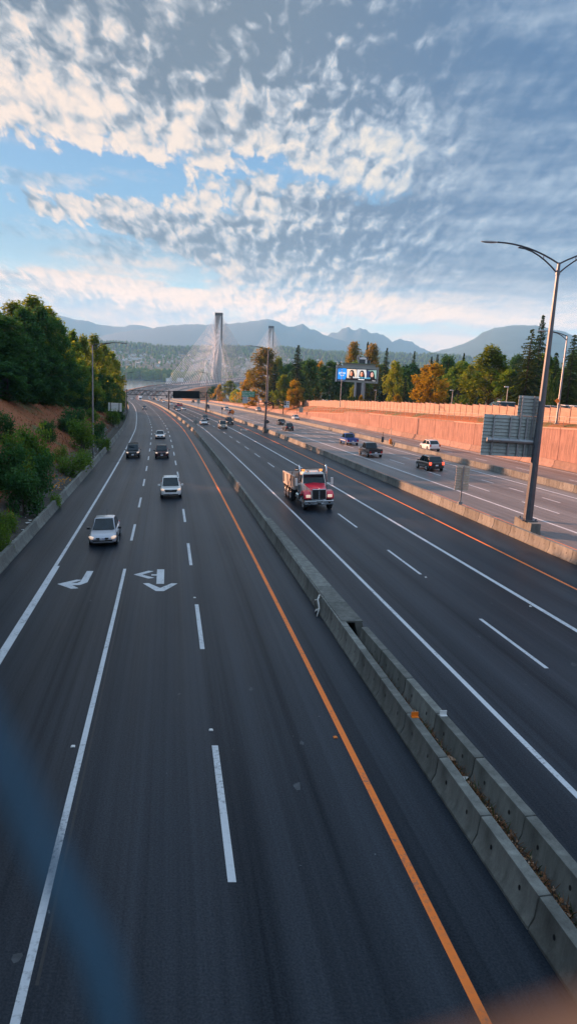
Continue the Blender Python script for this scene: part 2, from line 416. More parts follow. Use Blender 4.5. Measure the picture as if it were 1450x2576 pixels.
of_ = N(nt, 'ShaderNodeVectorMath', operation='ADD'); of_.inputs[1].default_value = (.016, -.020, 0); l.new(SV, of_.inputs[0]); l.new(of_.outputs[0], vo2.inputs['Vector'])
lump = remap(nt, vo.outputs['Distance'], .06, .46, .84, .20); lump_s = remap(nt, vo2.outputs['Distance'], .06, .46, .84, .20)
puff = mixc(nt, .55, puff, lump); puff_s = mixc(nt, .55, puff_s, lump_s)
big = cl(SW, rad(-8), (.62, 1.15, 1), (3.3, 1.7, 0), 3.2, 6, .55)
big_s = cl(SW, rad(-8), (.62, 1.15, 1), (3.34, 1.64, 0), 3.2, 4, .55)
streak = cl(warped(SQ, 3.0, (.10, .05, 0)), rad(5), (.30, 2.0, 1), (7.1, 3.4, 0), 5.0, 9, .60)
fine = cl(SW, rad(-12), (.8, 1.15, 1), (1.1, 5.2, 0), 30.0, 7, .62)
lowf = remap(nt, el, rad(3.5), rad(10), 0, 1, True)                       # towards the horizon cells flatten to streaks
smooth_r = remap(nt, az, rad(1), rad(15), 0, .8, True)                    # and to the right they smear into sheets
cells = mixc(nt, smooth_r, mixc(nt, lowf, streak, puff), streak)
dens = mathn(nt, 'ADD', mathn(nt, 'ADD', mathn(nt, 'MULTIPLY', cells, .82), mathn(nt, 'MULTIPLY', big, .62)), cover)
dens = mathn(nt, 'ADD', dens, mathn(nt, 'MULTIPLY', mathn(nt, 'SUBTRACT', fine, .5), .22))
alpha = remap(nt, dens, .565, .70, 0, 1, True)
thin = remap(nt, mathn(nt, 'ADD', mathn(nt, 'MULTIPLY', streak, .8), mathn(nt, 'MULTIPLY', fine, .25)), .50, .66, 0, .75, True)
alpha = mathn(nt, 'MAXIMUM', alpha, mathn(nt, 'MULTIPLY', thin, remap(nt, el, rad(17), rad(9), .25, 1, True)))
rim = mathn(nt, 'ADD', mathn(nt, 'MULTIPLY', mathn(nt, 'SUBTRACT', puff, puff_s), 3.0), mathn(nt, 'MULTIPLY', mathn(nt, 'SUBTRACT', big, big_s), 2.2))
lit = mathn(nt, 'ADD', mathn(nt, 'MULTIPLY', rim, remap(nt, smooth_r, 0, .8, 1, .15)), light)
lit = mathn(nt, 'ADD', lit, mathn(nt, 'MULTIPLY', mathn(nt, 'SUBTRACT', cells, .5), remap(nt, smooth_r, 0, .8, 1.75, 2.6)))
lit = mathn(nt, 'ADD', lit, mathn(nt, 'MULTIPLY', mathn(nt, 'SUBTRACT', fine, .5), remap(nt, smooth_r, 0, .8, .6, .4)))
lit = mathn(nt, 'ADD', lit, mathn(nt, 'MULTIPLY', mathn(nt, 'SUBTRACT', big, .5), .9))
lit = mathn(nt, 'ADD', lit, mathn(nt, 'MULTIPLY', mathn(nt, 'SUBTRACT', 1.0, alpha), .25))   # thin edges let light through
litf = remap(nt, lit, -.74, 1.0, 0, 1, True)
warm = remap(nt, az, rad(24), rad(-20), 0, 1, True)
low = remap(nt, el, rad(9), rad(1), 0, 1, True)
shade_c = mixc(nt, remap(nt, az, rad(-8), rad(20), 0, 1, True), (.15, .195, .255), (.065, .145, .285))
shade_c = mixc(nt, low, shade_c, (.26, .42, .56))
mid_c = mixc(nt, warm, (.34, .43, .54), (.47, .48, .50))
lit_c = mixc(nt, warm, (.74, .69, .60), (.88, .70, .58))
lit_c = mixc(nt, low, lit_c, (1.0, .70, .54))
ramp1 = mixc(nt, remap(nt, litf, 0, .5, 0, 1), shade_c, mid_c)
cloudc = mixc(nt, remap(nt, litf, .45, 1, 0, 1), ramp1, lit_c)
# -- clear air: Nishita, tinted to the evening blue-green low on the left
horizon = mixc(nt, remap(nt, el, rad(1), rad(10.5), 0, 1, True), (.50, .68, .70), (.20, .42, .66))
horizon = mixc(nt, remap(nt, el, rad(9), rad(23), 0, 1, True), horizon, (.085, .22, .50))
clear = mixc(nt, .72, mixc(nt, 1, st.outputs[0], (SKY, SKY, SKY), 'MULTIPLY'), horizon)
skyc = mixc(nt, alpha, clear, cloudc)
# unseen sky overhead and behind, its bright blue added to fill the shade
over = mathn(nt, 'MAXIMUM', remap(nt, el, rad(24), rad(44), 0, .85, True), remap(nt, dy, .55, -.1, 0, .8, True))
skyc = mixc(nt, over, skyc, (.44, .60, .80))
veil = mathn(nt, 'MULTIPLY', remap(nt, el, rad(8.5), rad(2), 0, .62, True), remap(nt, streak, .36, .62, .15, 1))
skyc = mixc(nt, veil, skyc, (1.0, .66, .45))
glow = remap(nt, el, rad(7.5), rad(1.5), 1.0, 1.8, True)
skyc = mixc(nt, 1, skyc, glow, 'MULTIPLY')
gain = N(nt, 'ShaderNodeVectorMath', operation='SCALE'); l.new(skyc, gain.inputs[0]); gain.inputs['Scale'].default_value = .395/SKY
l.new(gain.outputs[0], bg.inputs['Color'])

# ------------------------------------------------------------------ air
hz = MB(); hz.box((0, 6800, 285), (27000, 15200, 850)); ho = hz.build('haze', None); ho['kind'] = 'stuff'
m, n, l2, b = mk('haze_air'); m.node_tree.nodes.remove(b)
pv = N(m.node_tree, 'ShaderNodeVolumePrincipled'); pv.inputs['Color'].default_value = (.30, .66, 1.0, 1); pv.inputs['Density'].default_value = .000092
pv.inputs['Anisotropy'].default_value = 0.0
l2.new(pv.outputs[0], n['Material Output'].inputs['Volume'])
ho.data.materials.clear(); ho.data.materials.append(m)

# ------------------------------------------------------------------ ground
def hill(y): return sm(-120, 10, y)*(1-sm(250, 440, y))
def ground(d, y):
    base = zd(min(max(d, -15.7), WALLD), y)
    z = base-.02
    if d < -16.4:
        e = -d-17.6
        t = hill(y)
        h = 0 if e < 0 else (.62*e if e < 14.5 else 9.0+(e-14.5)*.16 if e < 45 else 13.9)
        z += h*t+.12*math.sin(d*1.7+y*.31)*min(1, max(0, e)/3)+.1*math.sin(y*.77+d*.6)*min(1, max(0, e)/3)
    elif d < WALLD+.3: z -= .35
    else:
        e = d-WALLD; f = fenced(y)-WALLD
        z = zd(WALLD, y)+hw(y)+(fenceh(y)-hw(y))*min(1, e/max(.5, f))
        z += .06*math.sin(y*.5)*min(1, e)
    v = sm(560, 900, y)                          # the river flats
    out = max(0, -d-22, d-48)
    if v > 0:
        flat = ZC-72+(.0 if y < 900 else 0)
        k = min(1, out/45)
        z = z+(flat-z)*v*k
    if y > 600 and d < -60: z = min(z, ZC-40-30*sm(600, 800, y))
    return z
cols = [-2500, -1200, -600, -320, -180, -120, -90, -75, -62, -54, -48, -44, -40, -37, -35, -33, -31.5, -30, -28.5, -27, -25.5, -24, -22.5, -21, -20, -19, -18.3, -17.6, -17, -16.5, -16.35, 0, 20, 41.6, 41.75, 42.2, 43, 44, 46, 49, 54, 62, 75, 95, 130, 190, 300, 500, 900, 1600, 2600]
rows = [-60+4*i for i in range(0, 115)]+[405+12*i for i in range(0, 54)]
gm = MB(); nc = len(cols)
gm.v = [(xr(y)+d, y, ground(d, y)) for y in rows for d in cols]
gm.f = [(i*nc+j, i*nc+j+1, (i+1)*nc+j+1, (i+1)*nc+j) for i in range(len(rows)-1) for j in range(nc-1)]; gm.m = [0]*len(gm.f)
m, n, l, b = mk('hillside_ground'); nt = m.node_tree
o = coord(nt, 'Object')
a1 = noise(nt, o, .16, 6, .62); a2 = noise(nt, o, 1.4, 6, .7); a3 = noise(nt, scalev(nt, o, (5, 5, 2)), 1, 4, .75)
grass = mixc(nt, remap(nt, a2, .3, .7, 0, 1), (.22, .062, .022), (.33, .12, .042))
grass = mixc(nt, remap(nt, a1, .5, .62, 0, 1), grass, (.10, .10, .03))
dirt = mixc(nt, remap(nt, a2, .35, .65, 0, 1), (.055, .05, .045), (.10, .085, .07))
at_ = N(nt, 'ShaderNodeAttribute', attribute_name='cover')
g2 = mixc(nt, at_.outputs['Fac'], dirt, grass)
g2 = mixc(nt, 1, g2, remap(nt, a3, .3, .7, .6, 1.4), 'MULTIPLY')
l.new(g2, b.inputs['Base Color']); b.inputs['Roughness'].default_value = .95
bump(nt, b, a3, .7, .12)
M['ground'] = m
go = gm.build('ground', m, smooth=True); go['kind'] = 'structure'
ca = go.data.attributes.new('cover', 'FLOAT', 'POINT')
ca.data.foreach_set('value', [0.0 if -19.3 < d < 41 else 1.0 for y in rows for d in cols])

# valley floor sheet under everything, and the river on it
vf = MB(); vf.quad((-13400, -400, -82), (13400, -400, -82), (13400, 14200, -82), (-13400, 14200, -82))
M['valley'] = plain('valley_floor', (.05, .062, .035), .95, 0, .3, .01)
struct(vf, 'valley_floor', M['valley'])
wm = MB(); wz = ZC-80
wm.quad((-4000, 1060, wz), (3000, 1060, wz), (3000, 2330, wz), (-4000, 2330, wz))
m, n, l, b = mk('river_water'); nt = m.node_tree
b.inputs['Base Color'].default_value = (.16, .17, .16, 1); b.inputs['Roughness'].default_value = .16; b.inputs['Specular IOR Level'].default_value = .9
bump(nt, b, noise(nt, scalev(nt, coord(nt, 'Object'), (.03, .012, 1)), 1, 4), .15, 1.0)
struct(wm, 'river', m)

# ------------------------------------------------------------------ the carriageways
rd = MB()
ry = [-60+2.5*i for i in range(0, 224)]+[500+8*i for i in range(0, 67)]
rc = [-15.75, -9, -5.4, -1.7, 3.3, 10, 16, 24, 31.5, WALLD+.1]
rd.v = [(xr(y)+d, y, zd(d, y)) for y in ry for d in rc]
rd.uv = [(d, y) for y in ry for d in rc]
k = len(rc)
rd.f = [(i*k+j, i*k+j+1, (i+1)*k+j+1, (i+1)*k+j) for i in range(len(ry)-1) for j in range(k-1)]; rd.m = [0]*len(rd.f)
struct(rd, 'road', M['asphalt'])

def strip(mb, d, w, y0, y1, lift=.004, step=2.5):
    d = d if callable(d) else (lambda y, q=d: q)
    ys = [y0]+[y for y in ry if y0+.01 < y < y1-.01]+[y1]
    def pz(y):           # ride on the straight pieces of the road sheet
        import bisect
        i = min(max(bisect.bisect_right(ry, y)-1, 0), len(ry)-2); a, b2 = ry[i], ry[i+1]; t = (y-a)/(b2-a)
        return a, b2, t
    vs = []
    for y in ys:
        a, b2, t = pz(y)
        for q in (-w/2, w/2):
            dd = d(y)+q
            x = (xr(a)+(xr(b2)-xr(a))*t)+dd
            z = zd(dd, a)*(1-t)+zd(dd, b2)*t
            vs.append((x, y, z+lift+(.02 if y > 480 else 0)))
    mb.add(vs, [(2*i, 2*i+1, 2*i+3, 2*i+2) for i in range(len(ys)-1)])
def line(name, mat, d, w, y0, y1):
    q = MB(); strip(q, d, w, y0, y1); return struct(q, name, M[mat])
FAR = 1000
line('white_edge_line', 'white_paint', -12.95, .20, 38.2, FAR)
line('white_edge_line', 'white_paint', -12.88, .34, -50, 38.2)
line('white_lane_line', 'white_paint', -9.06, .16, -50, 37.6)
line('yellow_edge_line', 'yellow_paint', -1.70, .17, -50, FAR)
line('white_edge_line', 'white_paint', 3.26, .17, -50, FAR)
line('white_lane_line', 'white_paint', 9.95, .22, -50, FAR)
line('yellow_edge_line', 'yellow_paint', 13.35, .15, -50, FAR)
line('yellow_edge_line', 'yellow_paint', 18.2, .14, -50, FAR)
line('white_lane_line', 'white_paint', 21.15, .20, -50, FAR)
line('white_edge_line', 'white_paint', 29.75, .20, -50, FAR)
line('white_edge_line', 'white_paint', 33.0, .16, -50, FAR)
line('white_edge_line', 'white_paint', 40.0, .16, -50, FAR)
def dashes(name, d, w, y0, period, ln, upto=460):
    q = MB(); y = y0
    while y < upto:
        strip(q, d+R.uniform(-.02, .02), w, y, y+ln*R.uniform(.97, 1.03)); y += period
    return struct(q, name, M['white_paint'])
dashes('white_dashed_line', -5.40, .17, -.4, 12.95, 5.7)
dashes('white_dashed_line', -9.07, .17, 44.9, 12.95, 5.4)
dashes('white_dashed_line', 6.68, .15, 10.9, 12.85, 5.6)
dashes('white_dashed_line', 24.0, .16, 43.0, 12.2, 6.0)
dashes('white_dashed_line', 27.0, .14, 48.0, 6.3, 2.9)
dashes('white_dashed_line', 36.4, .15, 61.0, 11.6, 3.5)
# turn arrows, laid flat in the two left lanes
def arrow(polys, d0, y0):
    q = MB()
    for poly in polys:
        vs = [(xr(y0)+d0+px+xt(y0)*py, y0+py, zr(xr(y0)+d0+px+xt(y0)*py, y0+py)+.004) for px, py in [(p_[0]*.88, p_[1]) for p_ in poly]]
        q.add(vs, (tuple(range(len(vs))),))
    return struct(q, 'turn_arrow', M['white_paint'])
# points: metres across (+ = right in the picture), metres along (+ = away)
arrow([[(.42, 3.1), (.02, 3.1), (-.08, 1.0), (.34, .85)], [(.34, .85), (-.08, 1.0), (-.22, .72), (-.02, .35)], [(-.02, .35), (-.22, .72), (-.68, .66), (-.68, .28)],
       [(-1.35, .52), (-.35, 1.35), (.0, 1.3), (-.68, .58)], [(-1.35, .52), (-.68, .58), (-.02, -.25), (-.42, -.35)]], -11.1, 34.0)
arrow([[(.22, 4.2), (-.22, 4.2), (-.22, 1.3), (.22, 1.3)], [(0.0, .0), (-.0, .55), (-.66, 1.42), (-1.0, 1.38), (-.22, 0)], [(0, 0), (.22, 0), (1.0, 1.38), (.66, 1.42), (0, .55)],
       [(-.22, 3.15), (-.55, 3.15), (-.55, 2.9), (-.22, 2.9)], [(-1.62, 3.1), (-.75, 3.9), (-.42, 3.8), (-1.1, 3.08)], [(-1.62, 3.1), (-1.1, 3.08), (-.35, 2.45), (-.72, 2.3)]], -7.1, 33.3)
# patches of sealant and old scuffs on the asphalt
M['scuff'] = plain('pale_scuff', (.06, .066, .075), .8, 0, .5, 6)
M['tar'] = plain('tar_seal', (.02, .021, .024), .6, 0, .3, 6)
q = MB(); strip(q, -8.85, .06, 10, 38, .003); strip(q, 7.30, .05, 26, 150, .003); strip(q, -8.3, .05, 45, 160, .003); struct(q, 'tar_seam', M['tar'])
q = MB()
for i in range(60):
    d, y = R.choice([-6.3, -4.2, -2.9, -9.6, 1.8, 5.5, 8.3])+R.gauss(0, .35), 9+R.random()**1.5*70
    s = R.uniform(.03, .14); n_ = 7; a0 = R.random()*6
    vs = [(xr(y)+d+s*R.uniform(.4, 1)*math.cos(a0+2*PI*k_/n_), y+1.8*s*R.uniform(.4, 1)*math.sin(a0+2*PI*k_/n_), 0) for k_ in range(n_)]
    vs = [(vx, vy, plane(vx, vy)+.003) for vx, vy, _ in vs]; q.add(vs, (tuple(range(n_)),))
struct(q, 'road_scuffs', M['scuff'])
# ------------------------------------------------------------------ concrete barriers
def frame_at(d0, y0, d1, y1, lift=0):
    a = Vector((xr(y0)+d0, y0, zd(d0, y0)+lift)); b = Vector((xr(y1)+d1, y1, zd(d1, y1)+lift))
    Y = (b-a).normalized(); Z = NRM if y0 < 480 else Vector((0, 0, 1)); X = Y.cross(Z).normalized(); Z = X.cross(Y)
    return Matrix(((X.x, Y.x, Z.x, a.x), (X.y, Y.y, Z.y, a.y), (X.z, Y.z, Z.z, a.z), (0, 0, 0, 1)))
PROF = [(-.30, -.03), (-.30, .07), (-.19, .26), (-.125, .69), (.125, .69), (.19, .26), (.30, .07), (.30, -.03)]
def barrier_mesh(L=2.47, chip=0):
    q = MB(); q.mat(M['concrete']); q.prism(PROF, .015, .015+L)
    q.mat(M['black'])
    for y in (.62, L-.62):
        for s in (-1, 1):
            vs = []
            for k in range(10):
                a = 2*PI*k/10; z = .40+.055*math.sin(a); x = .19-(z-.26)*.151+.004
                vs.append((s*x, y+.045*math.cos(a), z))
            q.add(vs if s > 0 else vs[::-1], (tuple(range(10)),))
    return q
proto_bar = barrier_mesh().build('concrete_barrier', bevel=.012, seg=1)
first = [True]
def put_barrier(d0, y0, d1, y1, label, group):
    o = proto_bar if first[0] else proto_bar.copy()
    if not first[0]: C.objects.link(o)
    first[0] = False
    mt = frame_at(d0, y0, d1, y1); o.matrix_world = mt @ Matrix.Rotation(R.uniform(-.004, .004), 4, 'Z')
    return tag(o, label, 'barrier', group)
def run(d, y0, n, label, group, tiltx=0):
    d = d if callable(d) else (lambda y, q=d: q)
    y = y0
    for i in range(n):
        y1 = y+2.5/math.sqrt(1+xt(y)**2)
        put_barrier(d(y), y, d(y1), y1, label, group); y = y1
    return y
rowd = tab([(-60, 1.16), (14, 1.16), (27, .86), (45, .50), (62, .21)])
def rest(name, d, y0, y1, label, step=2.5):
    q = MB(); d = d if callable(d) else (lambda y, k=d: k)
    ys = [y0]
    while ys[-1] < y1: ys.append(ys[-1]+(2.5 if ys[-1] < 500 else 8))
    q.mat(M['concrete']); n_ = len(PROF)
    for a, b2 in zip(ys, ys[1:]):
        fa = frame_at(d(a), a, d(b2), b2); L_ = math.hypot(b2-a, xr(b2)+d(b2)-xr(a)-d(a))
        vs = [fa @ Vector((px, y, pz)) for y in (.02, L_-.02) for px, pz in PROF]
        q.add(vs, [tuple(range(n_-1, -1, -1)), tuple(range(n_, 2*n_))]+[(i, (i+1) % n_, n_+(i+1) % n_, n_+i) for i in range(n_)])
    o = q.build(name); return tag(o, label, 'barrier', None, 'stuff')
YL = run(-15.9, 26, 60, 'grey concrete barrier segment between the left shoulder and the littered verge', 'barrier along the left shoulder')
YM = run(.2, 1.5, 78, 'grey concrete barrier segment beside the yellow line, in the row dividing the two oncoming roadways', 'median barrier beside the yellow line')
YR = run(rowd, 1.5, 10, 'dark stained concrete barrier segment, far row of the weedy double median', 'second row of the double median')
def ka(y): return 16.35
YK = run(ka, 32, 70, 'concrete barrier segment carrying lamp posts between the truck roadway and the shaded road beyond', 'barrier carrying the lamp posts')
YC = run(31.85, 62, 42, 'sunlit pink concrete barrier segment between the pickup roadway and the road under the wall', 'sunlit barrier below the retaining wall')
rest('barrier_line', -15.9, YL+.3, 980, 'far grey concrete barrier curving away along the left shoulder')
rest('barrier_line', .2, YM+.3, 1000, 'far median barrier curving away towards the cable bridge')
rest('barrier_line', ka, YK+.3, 980, 'far lamp post barrier turning pink in the sun near the gantry')
rest('barrier_line', 31.85, YC+.3, 980, 'far sunlit pink barrier passing the green direction sign')
# concrete cover slabs bridging the double median where its rows close up
for i in range(9):
    y0 = 26.8+i*2.5; y1 = y0+2.46
    q = MB(); a0, a1 = .12, rowd(y0)+.10; b0, b1 = .12, rowd(y1)+.10
    pts = [(a0, y0), (a1, y0), (b1, y1), (b0, y1)]
    top = [(xr(y)+d, y, zd(d, y)+.715) for d, y in pts]; bot = [(x, y, z-.075) for x, y, z in top]
    q.add(top+bot, ((0, 1, 2, 3), (7, 6, 5, 4), (0, 4, 5, 1), (1, 5, 6, 2), (2, 6, 7, 3), (3, 7, 4, 0)))
    # its outer face down to the road
    of = [(xr(y)+d+(.16 if z < .5 else -.02), y, zd(d, y)+z) for (d, y), z in ((pts[1], .635), (pts[2], .635), (pts[2], -.02), (pts[1], -.02))]
    inn = [(x-.3, y, z) for x, y, z in of]
    q.add(of+inn, ((0, 1, 2, 3), (7, 6, 5, 4), (0, 4, 5, 1), (1, 5, 6, 2), (2, 6, 7, 3), (3, 7, 4, 0)))
    o = q.build('cover_slab', M['concrete'], bevel=.012, seg=1)
    tag(o, 'smooth concrete cover slab closing the double median'+(', the end one beside the open weedy gap' if i == 0 else ' beyond the open weedy gap'), 'cover slab', None if i == 0 else 'cover slabs on the median')
# soil, weeds and rubbish in the open gap
M['litter'] = plain('litter_white', (.62, .62, .60), .7, 0, .2, 5); M['card'] = plain('cardboard', (.42, .27, .18), .8, 0, .15, 5)
q = MB(); strip(q, lambda y: (.2+rowd(y))/2, .9, 1.5, 26.8, .10); M['soil'] = plain('median_soil', (.045, .04, .035), .95, 0, .4, 5); s_ = struct(q, 'median_soil', M['soil'])
M['dry'] = plain('dry_weed', (.24, .11, .05), .9, 0, .4, 6); M['weed'] = plain('green_weed', (.05, .09, .02), .8, 0, .4, 6)
q = MB()
for i in range(3200):
    y = R.choice([R.gauss(12, 2), R.gauss(15.5, 1.2), R.gauss(18.5, 1.6), R.gauss(23.5, 2), R.gauss(9, 1.5)])
    if y > 26: continue
    d = (.2+rowd(y))/2+R.gauss(0, .15); q.mat(M['weed'] if R.random() < .3 else M['dry'])
    p = Vector((xr(y)+d, y, zd(d, y)+.08)); a = R.random()*6.28; h = R.uniform(.06, .42)*R.uniform(.4, 1); w = Vector((math.cos(a), math.sin(a), 0))*.012
    t = Vector((R.gauss(0, .13), R.gauss(0, .13), h)); q.add((p-w, p+w, p+t*.6+w*.6, p+t+Vector((0, 0, -.03)), p+t*.6-w*.6), ((0, 1, 2, 3, 4),))
for i in range(2600):
    y = 1.5+R.random()*25; d = (.2+rowd(y))/2+R.gauss(0, .17); q.mat(M['dry'] if R.random() < .75 else M['card']); a = R.random()*6.28; s2 = R.uniform(.02, .06)
    p = Vector((xr(y)+d, y, zd(d, y)+.11+R.random()*.05)); u = Vector((math.cos(a), math.sin(a), R.gauss(0, .3)))*s2; v = Vector((-math.sin(a), math.cos(a), R.gauss(0, .3)))*s2*.6; q.add((p-u, p+v, p+u, p-v), ((0, 1, 2, 3),))
o = q.build('median_weeds'); tag(o, 'brown and green weeds growing in the gap of the double median', 'weeds', None, 'stuff')
def scrap(x, y, z, s, mat, label, group, name='litter_scrap', tall=.3):
    q = MB(); n_ = 6; a0 = R.random()*6
    ring = [Vector((s*R.uniform(.55, 1)*math.cos(a0+k*PI/3), s*R.uniform(.4, .9)*math.sin(a0+k*PI/3), s*R.uniform(0, tall))) for k in range(n_)]
    q.add(ring+[v+Vector((0, 0, .02)) for v in ring], [tuple(range(n_-1, -1, -1)), tuple(range(n_, 2*n_))]+[(i, (i+1) % n_, n_+(i+1) % n_, n_+i) for i in range(n_)])
    o = q.build(name, mat); o.location = (x, y, z+.01); return tag(o, label, 'litter', group)
for d, y, s, mt in ((.62, 19.9, .18, 'card'), (.68, 17.1, .2, 'card'), (.5, 22.3, .11, 'litter'), (.5, 24.2, .16, 'litter'), (.72, 16.2, .12, 'litter'), (.62, 15.3, .13, 'litter'), (.52, 21.6, .08, 'litter')):
    scrap(xr(y)+d, y, zd(d, y)+.14, s, M[mt], 'brown scrap of card among the median weeds' if mt == 'card' else 'small white scrap of rubbish among the median weeds', 'brown card in the median gap' if mt == 'card' else 'white rubbish in the median gap')
for i in range(80):
    d = -16.35-abs(R.gauss(0, .9)); y = 37+R.random()**1.4*95; s = R.uniform(.06, .26)
    scrap(xr(y)+d, y, ground(d, y)+.02, s, M['litter'], 'small pale scrap of litter on the dark verge behind the left barrier', 'litter on the left verge', tall=.25)
# things shed on the road
def on_road(d, y, lift=0): return Vector((xr(y)+d, y, zd(d, y)+lift))
def stud(d, y, mat, label, group):
    q = MB(); q.prism([(-.06, 0), (.06, 0), (.035, .022), (-.035, .022)], -.05, .05); o = q.build('road_stud', M[mat]); o.location = on_road(d, y, .004); o.rotation_euler = (0, 0, rad(10)); tag(o, label, 'road stud', group)
stud(-5.45, 19.0, 'white_sheet', 'white raised road stud ahead of the nearest lane dash', None)
stud(-9.32, 18.0, 'white_sheet', 'white raised road stud left of the solid lane line near the bridge', None)
stud(-1.95, 18.6, 'orange_sheet', 'orange raised road stud just left of the yellow line', None)
stud(-5.45, 32.2, 'white_sheet', 'white raised road stud at the head of the second lane dash', None)
stud(6.75, 36.0, 'white_sheet', 'white raised road stud on the truck roadway lane line', None)
stud(9.7, 31, 'white_sheet', 'white raised road stud close to the truck roadway edge line', None)
def reflector(d, y, mat, label):
    q = MB(); q.box((0, 0, .01), (.2, .12, .02)); q.box((0, .03, .08), (.2, .02, .13)); o = q.build('barrier_reflector', M[mat]); o.location = on_road(d, y, .69); o.rotation_euler = (0, 0, .15); tag(o, label, 'reflector')
reflector(.2, 18.5, 'orange_sheet', 'small orange reflector on top of the near median barrier'); reflector(1.03, 18.6, 'white_sheet', 'small white reflector on top of the far row of the double median')
q = MB(); q.tube([(0, 0, .02), (.1, .3, .3), (.02, .5, .62), (.1, .9, .7)], .035, 6); q.tube([(.02, .5, .62), (-.1, .75, .5), (-.02, 1.2, .05)], .03, 6); q.tube([(.1, .3, .3), (-.06, .4, .1), (.02, .9, .05)], .03, 6)
o = q.build('branch', M['litter'], smooth=True); o.location = on_road(-.28, 29.4, .0); tag(o, 'pale broken branch leaning on the foot of the median barrier', 'branch')
q = MB(); q.tube([(.75*math.cos(a), .75*math.sin(a), .05+.02*math.sin(3*a)) for a in [i*PI/9 for i in range(17)]], .06, 6)
o = q.build('tyre_strip', M['litter'], smooth=True); o.location = on_road(12.1, 165.0); tag(o, 'pale ring of shed tyre tread lying past the edge line ahead of the beige wagon', 'debris')
for dx_, lb in ((0, 'white bag of litter on the shaded road, nearer the lamp post'), (1.5, 'white bag of litter on the shaded road, farther from the lamp post')):
    scrap(*(on_road(17.6+dx_, 160.5, .02)), .35, M['litter'], lb, None, 'litter_bag', .5)
# a grated drain on the left shoulder
q = MB(); strip(q, -12.0, 4.2, 94.5, 95.3, .004); struct(q, 'drain_grate', M['tar'])

# ------------------------------------------------------------------ retaining wall
wall = thing('retaining_wall', 'tall sunlit pink retaining wall of ribbed concrete panels beside the far road', 'wall')
M['coping'] = concrete('coping_concrete', (.35, .23, .185), .08)
cuts = [-40+8*i for i in range(29)]+[189.2]+[192+8*i for i in range(1, 38)]
for a, b2 in zip(cuts, cuts[1:]):
    pa, pb = [Vector((xr(y)+WALLD, y, zd(WALLD, y))) for y in (a+.05, b2-.05)]
    def slab(name, mt, x0, x1, z0a, z1a, z0b, z1b, bev=0):
        q = MB(); q.add([pa+Vector((x, 0, z)) for x, z in ((x0, z0a), (x1, z0a), (x1, z1a), (x0, z1a))]+[pb+Vector((x, 0, z)) for x, z in ((x0, z0b), (x1, z0b), (x1, z1b), (x0, z1b))],
              ((3, 2, 1, 0), (4, 5, 6, 7), (0, 1, 5, 4), (1, 2, 6, 5), (2, 3, 7, 6), (3, 0, 4, 7)))
        return q.build(name, M[mt], wall)
    ha, hb = hw(a+.1), hw(b2-.1)
    slab('wall_panel', 'ribbed', .0, .32, -.4, ha-.16, -.4, hb-.16)
    slab('coping', 'coping', -.07, .40, ha-.157, ha+.05, hb-.157, hb+.05)
    q = MB(); q.mat(M['wall_concrete'])
    pr = [(-.55, -.03), (-.55, .10), (-.36, .36), (-.26, .92), (-.003, .92), (-.003, -.03)]
    q.add([pa+Vector((x, 0, z)) for x, z in pr]+[pb+Vector((x, 0, z)) for x, z in pr], [tuple(range(5, -1, -1)), tuple(range(6, 12))]+[(i, (i+1) % 6, 6+(i+1) % 6, 6+i) for i in range(6)])
    q.mat(M['black'])
    for t in (.12, .37, .62, .87):
        p = pa.lerp(pb, t); q.add([p+Vector((-.36+(z-.36)*.1786-.004, yy, z)) for yy, z in ((-.05, .5), (.05, .5), (.05, .6), (-.05, .6))], ((0, 1, 2, 3),))
    q.build('base_barrier', None, wall)
# hand rail along the top
rail = thing('hand_rail', 'thin steel hand rail with wire mesh along the top of the pink retaining wall', 'railing')
q = MB()
for k_, hgt in enumerate((.55, 1.05)):
    q.tube([(xr(y)+WALLD+.75, y, ground(WALLD+.75, y)+hgt+.1) for y in range(56, 330, 4)], .022, 5)
q.build('rail', M['galv'], rail)
for i in range(60):
    y = 62+i*3.0; q = MB(); b0 = Vector((xr(y)+WALLD+.75, y, ground(WALLD+.75, y)-.05)); q.tube([b0, b0+Vector((0, 0, 1.2))], .03, 5); q.build('rail_post', M['galv'], rail)

# ------------------------------------------------------------------ noise wall behind it
fence = thing('noise_wall', 'stepped sunlit noise wall of timber patterned panels and slim posts, in front of the trees', 'fence')
ys = [56+2.45*i for i in range(101)]
lo = MB()
for i, (a, b2) in enumerate(zip(ys, ys[1:])):
    A = Vector((xr(a)+fenced(a), a, 0)); B = Vector((xr(b2)+fenced(b2), b2, 0)); z0 = ground(fenced(b2)+.01, b2)
    H = 2.05+.05*math.sin(i*2.1)
    if i in (8, 9): H -= .35
    q = MB(); t = (B-A).normalized(); q.bar(A+t*.05+Vector((0, 0, z0-.15+H/2)), B-t*.05+Vector((0, 0, z0-.15+H/2)), .12, H)
    q.build('panel', M['fence'], fence)
    q = MB(); q.box(A+Vector((0, 0, z0+H/2)), (.20, .16, H+.34)); q.build('post', M['wall_concrete'], fence)
y = ys[-1]; q = MB()
while y < 476:
    b2 = y+2.45; A = Vector((xr(y)+fenced(y), y, 0)); B = Vector((xr(b2)+fenced(b2), b2, 0)); z0 = ground(fenced(b2)+.01, b2)
    q.bar(A+Vector((0, 0, z0+.95)), B+Vector((0, 0, z0+.95)), .12, 2.1); q.box(A+Vector((0, 0, z0+1.05)), (.16, .16, 2.3)); y = b2
tag(q.build('panel', M['fence'], fence), None, None, None, 'stuff')

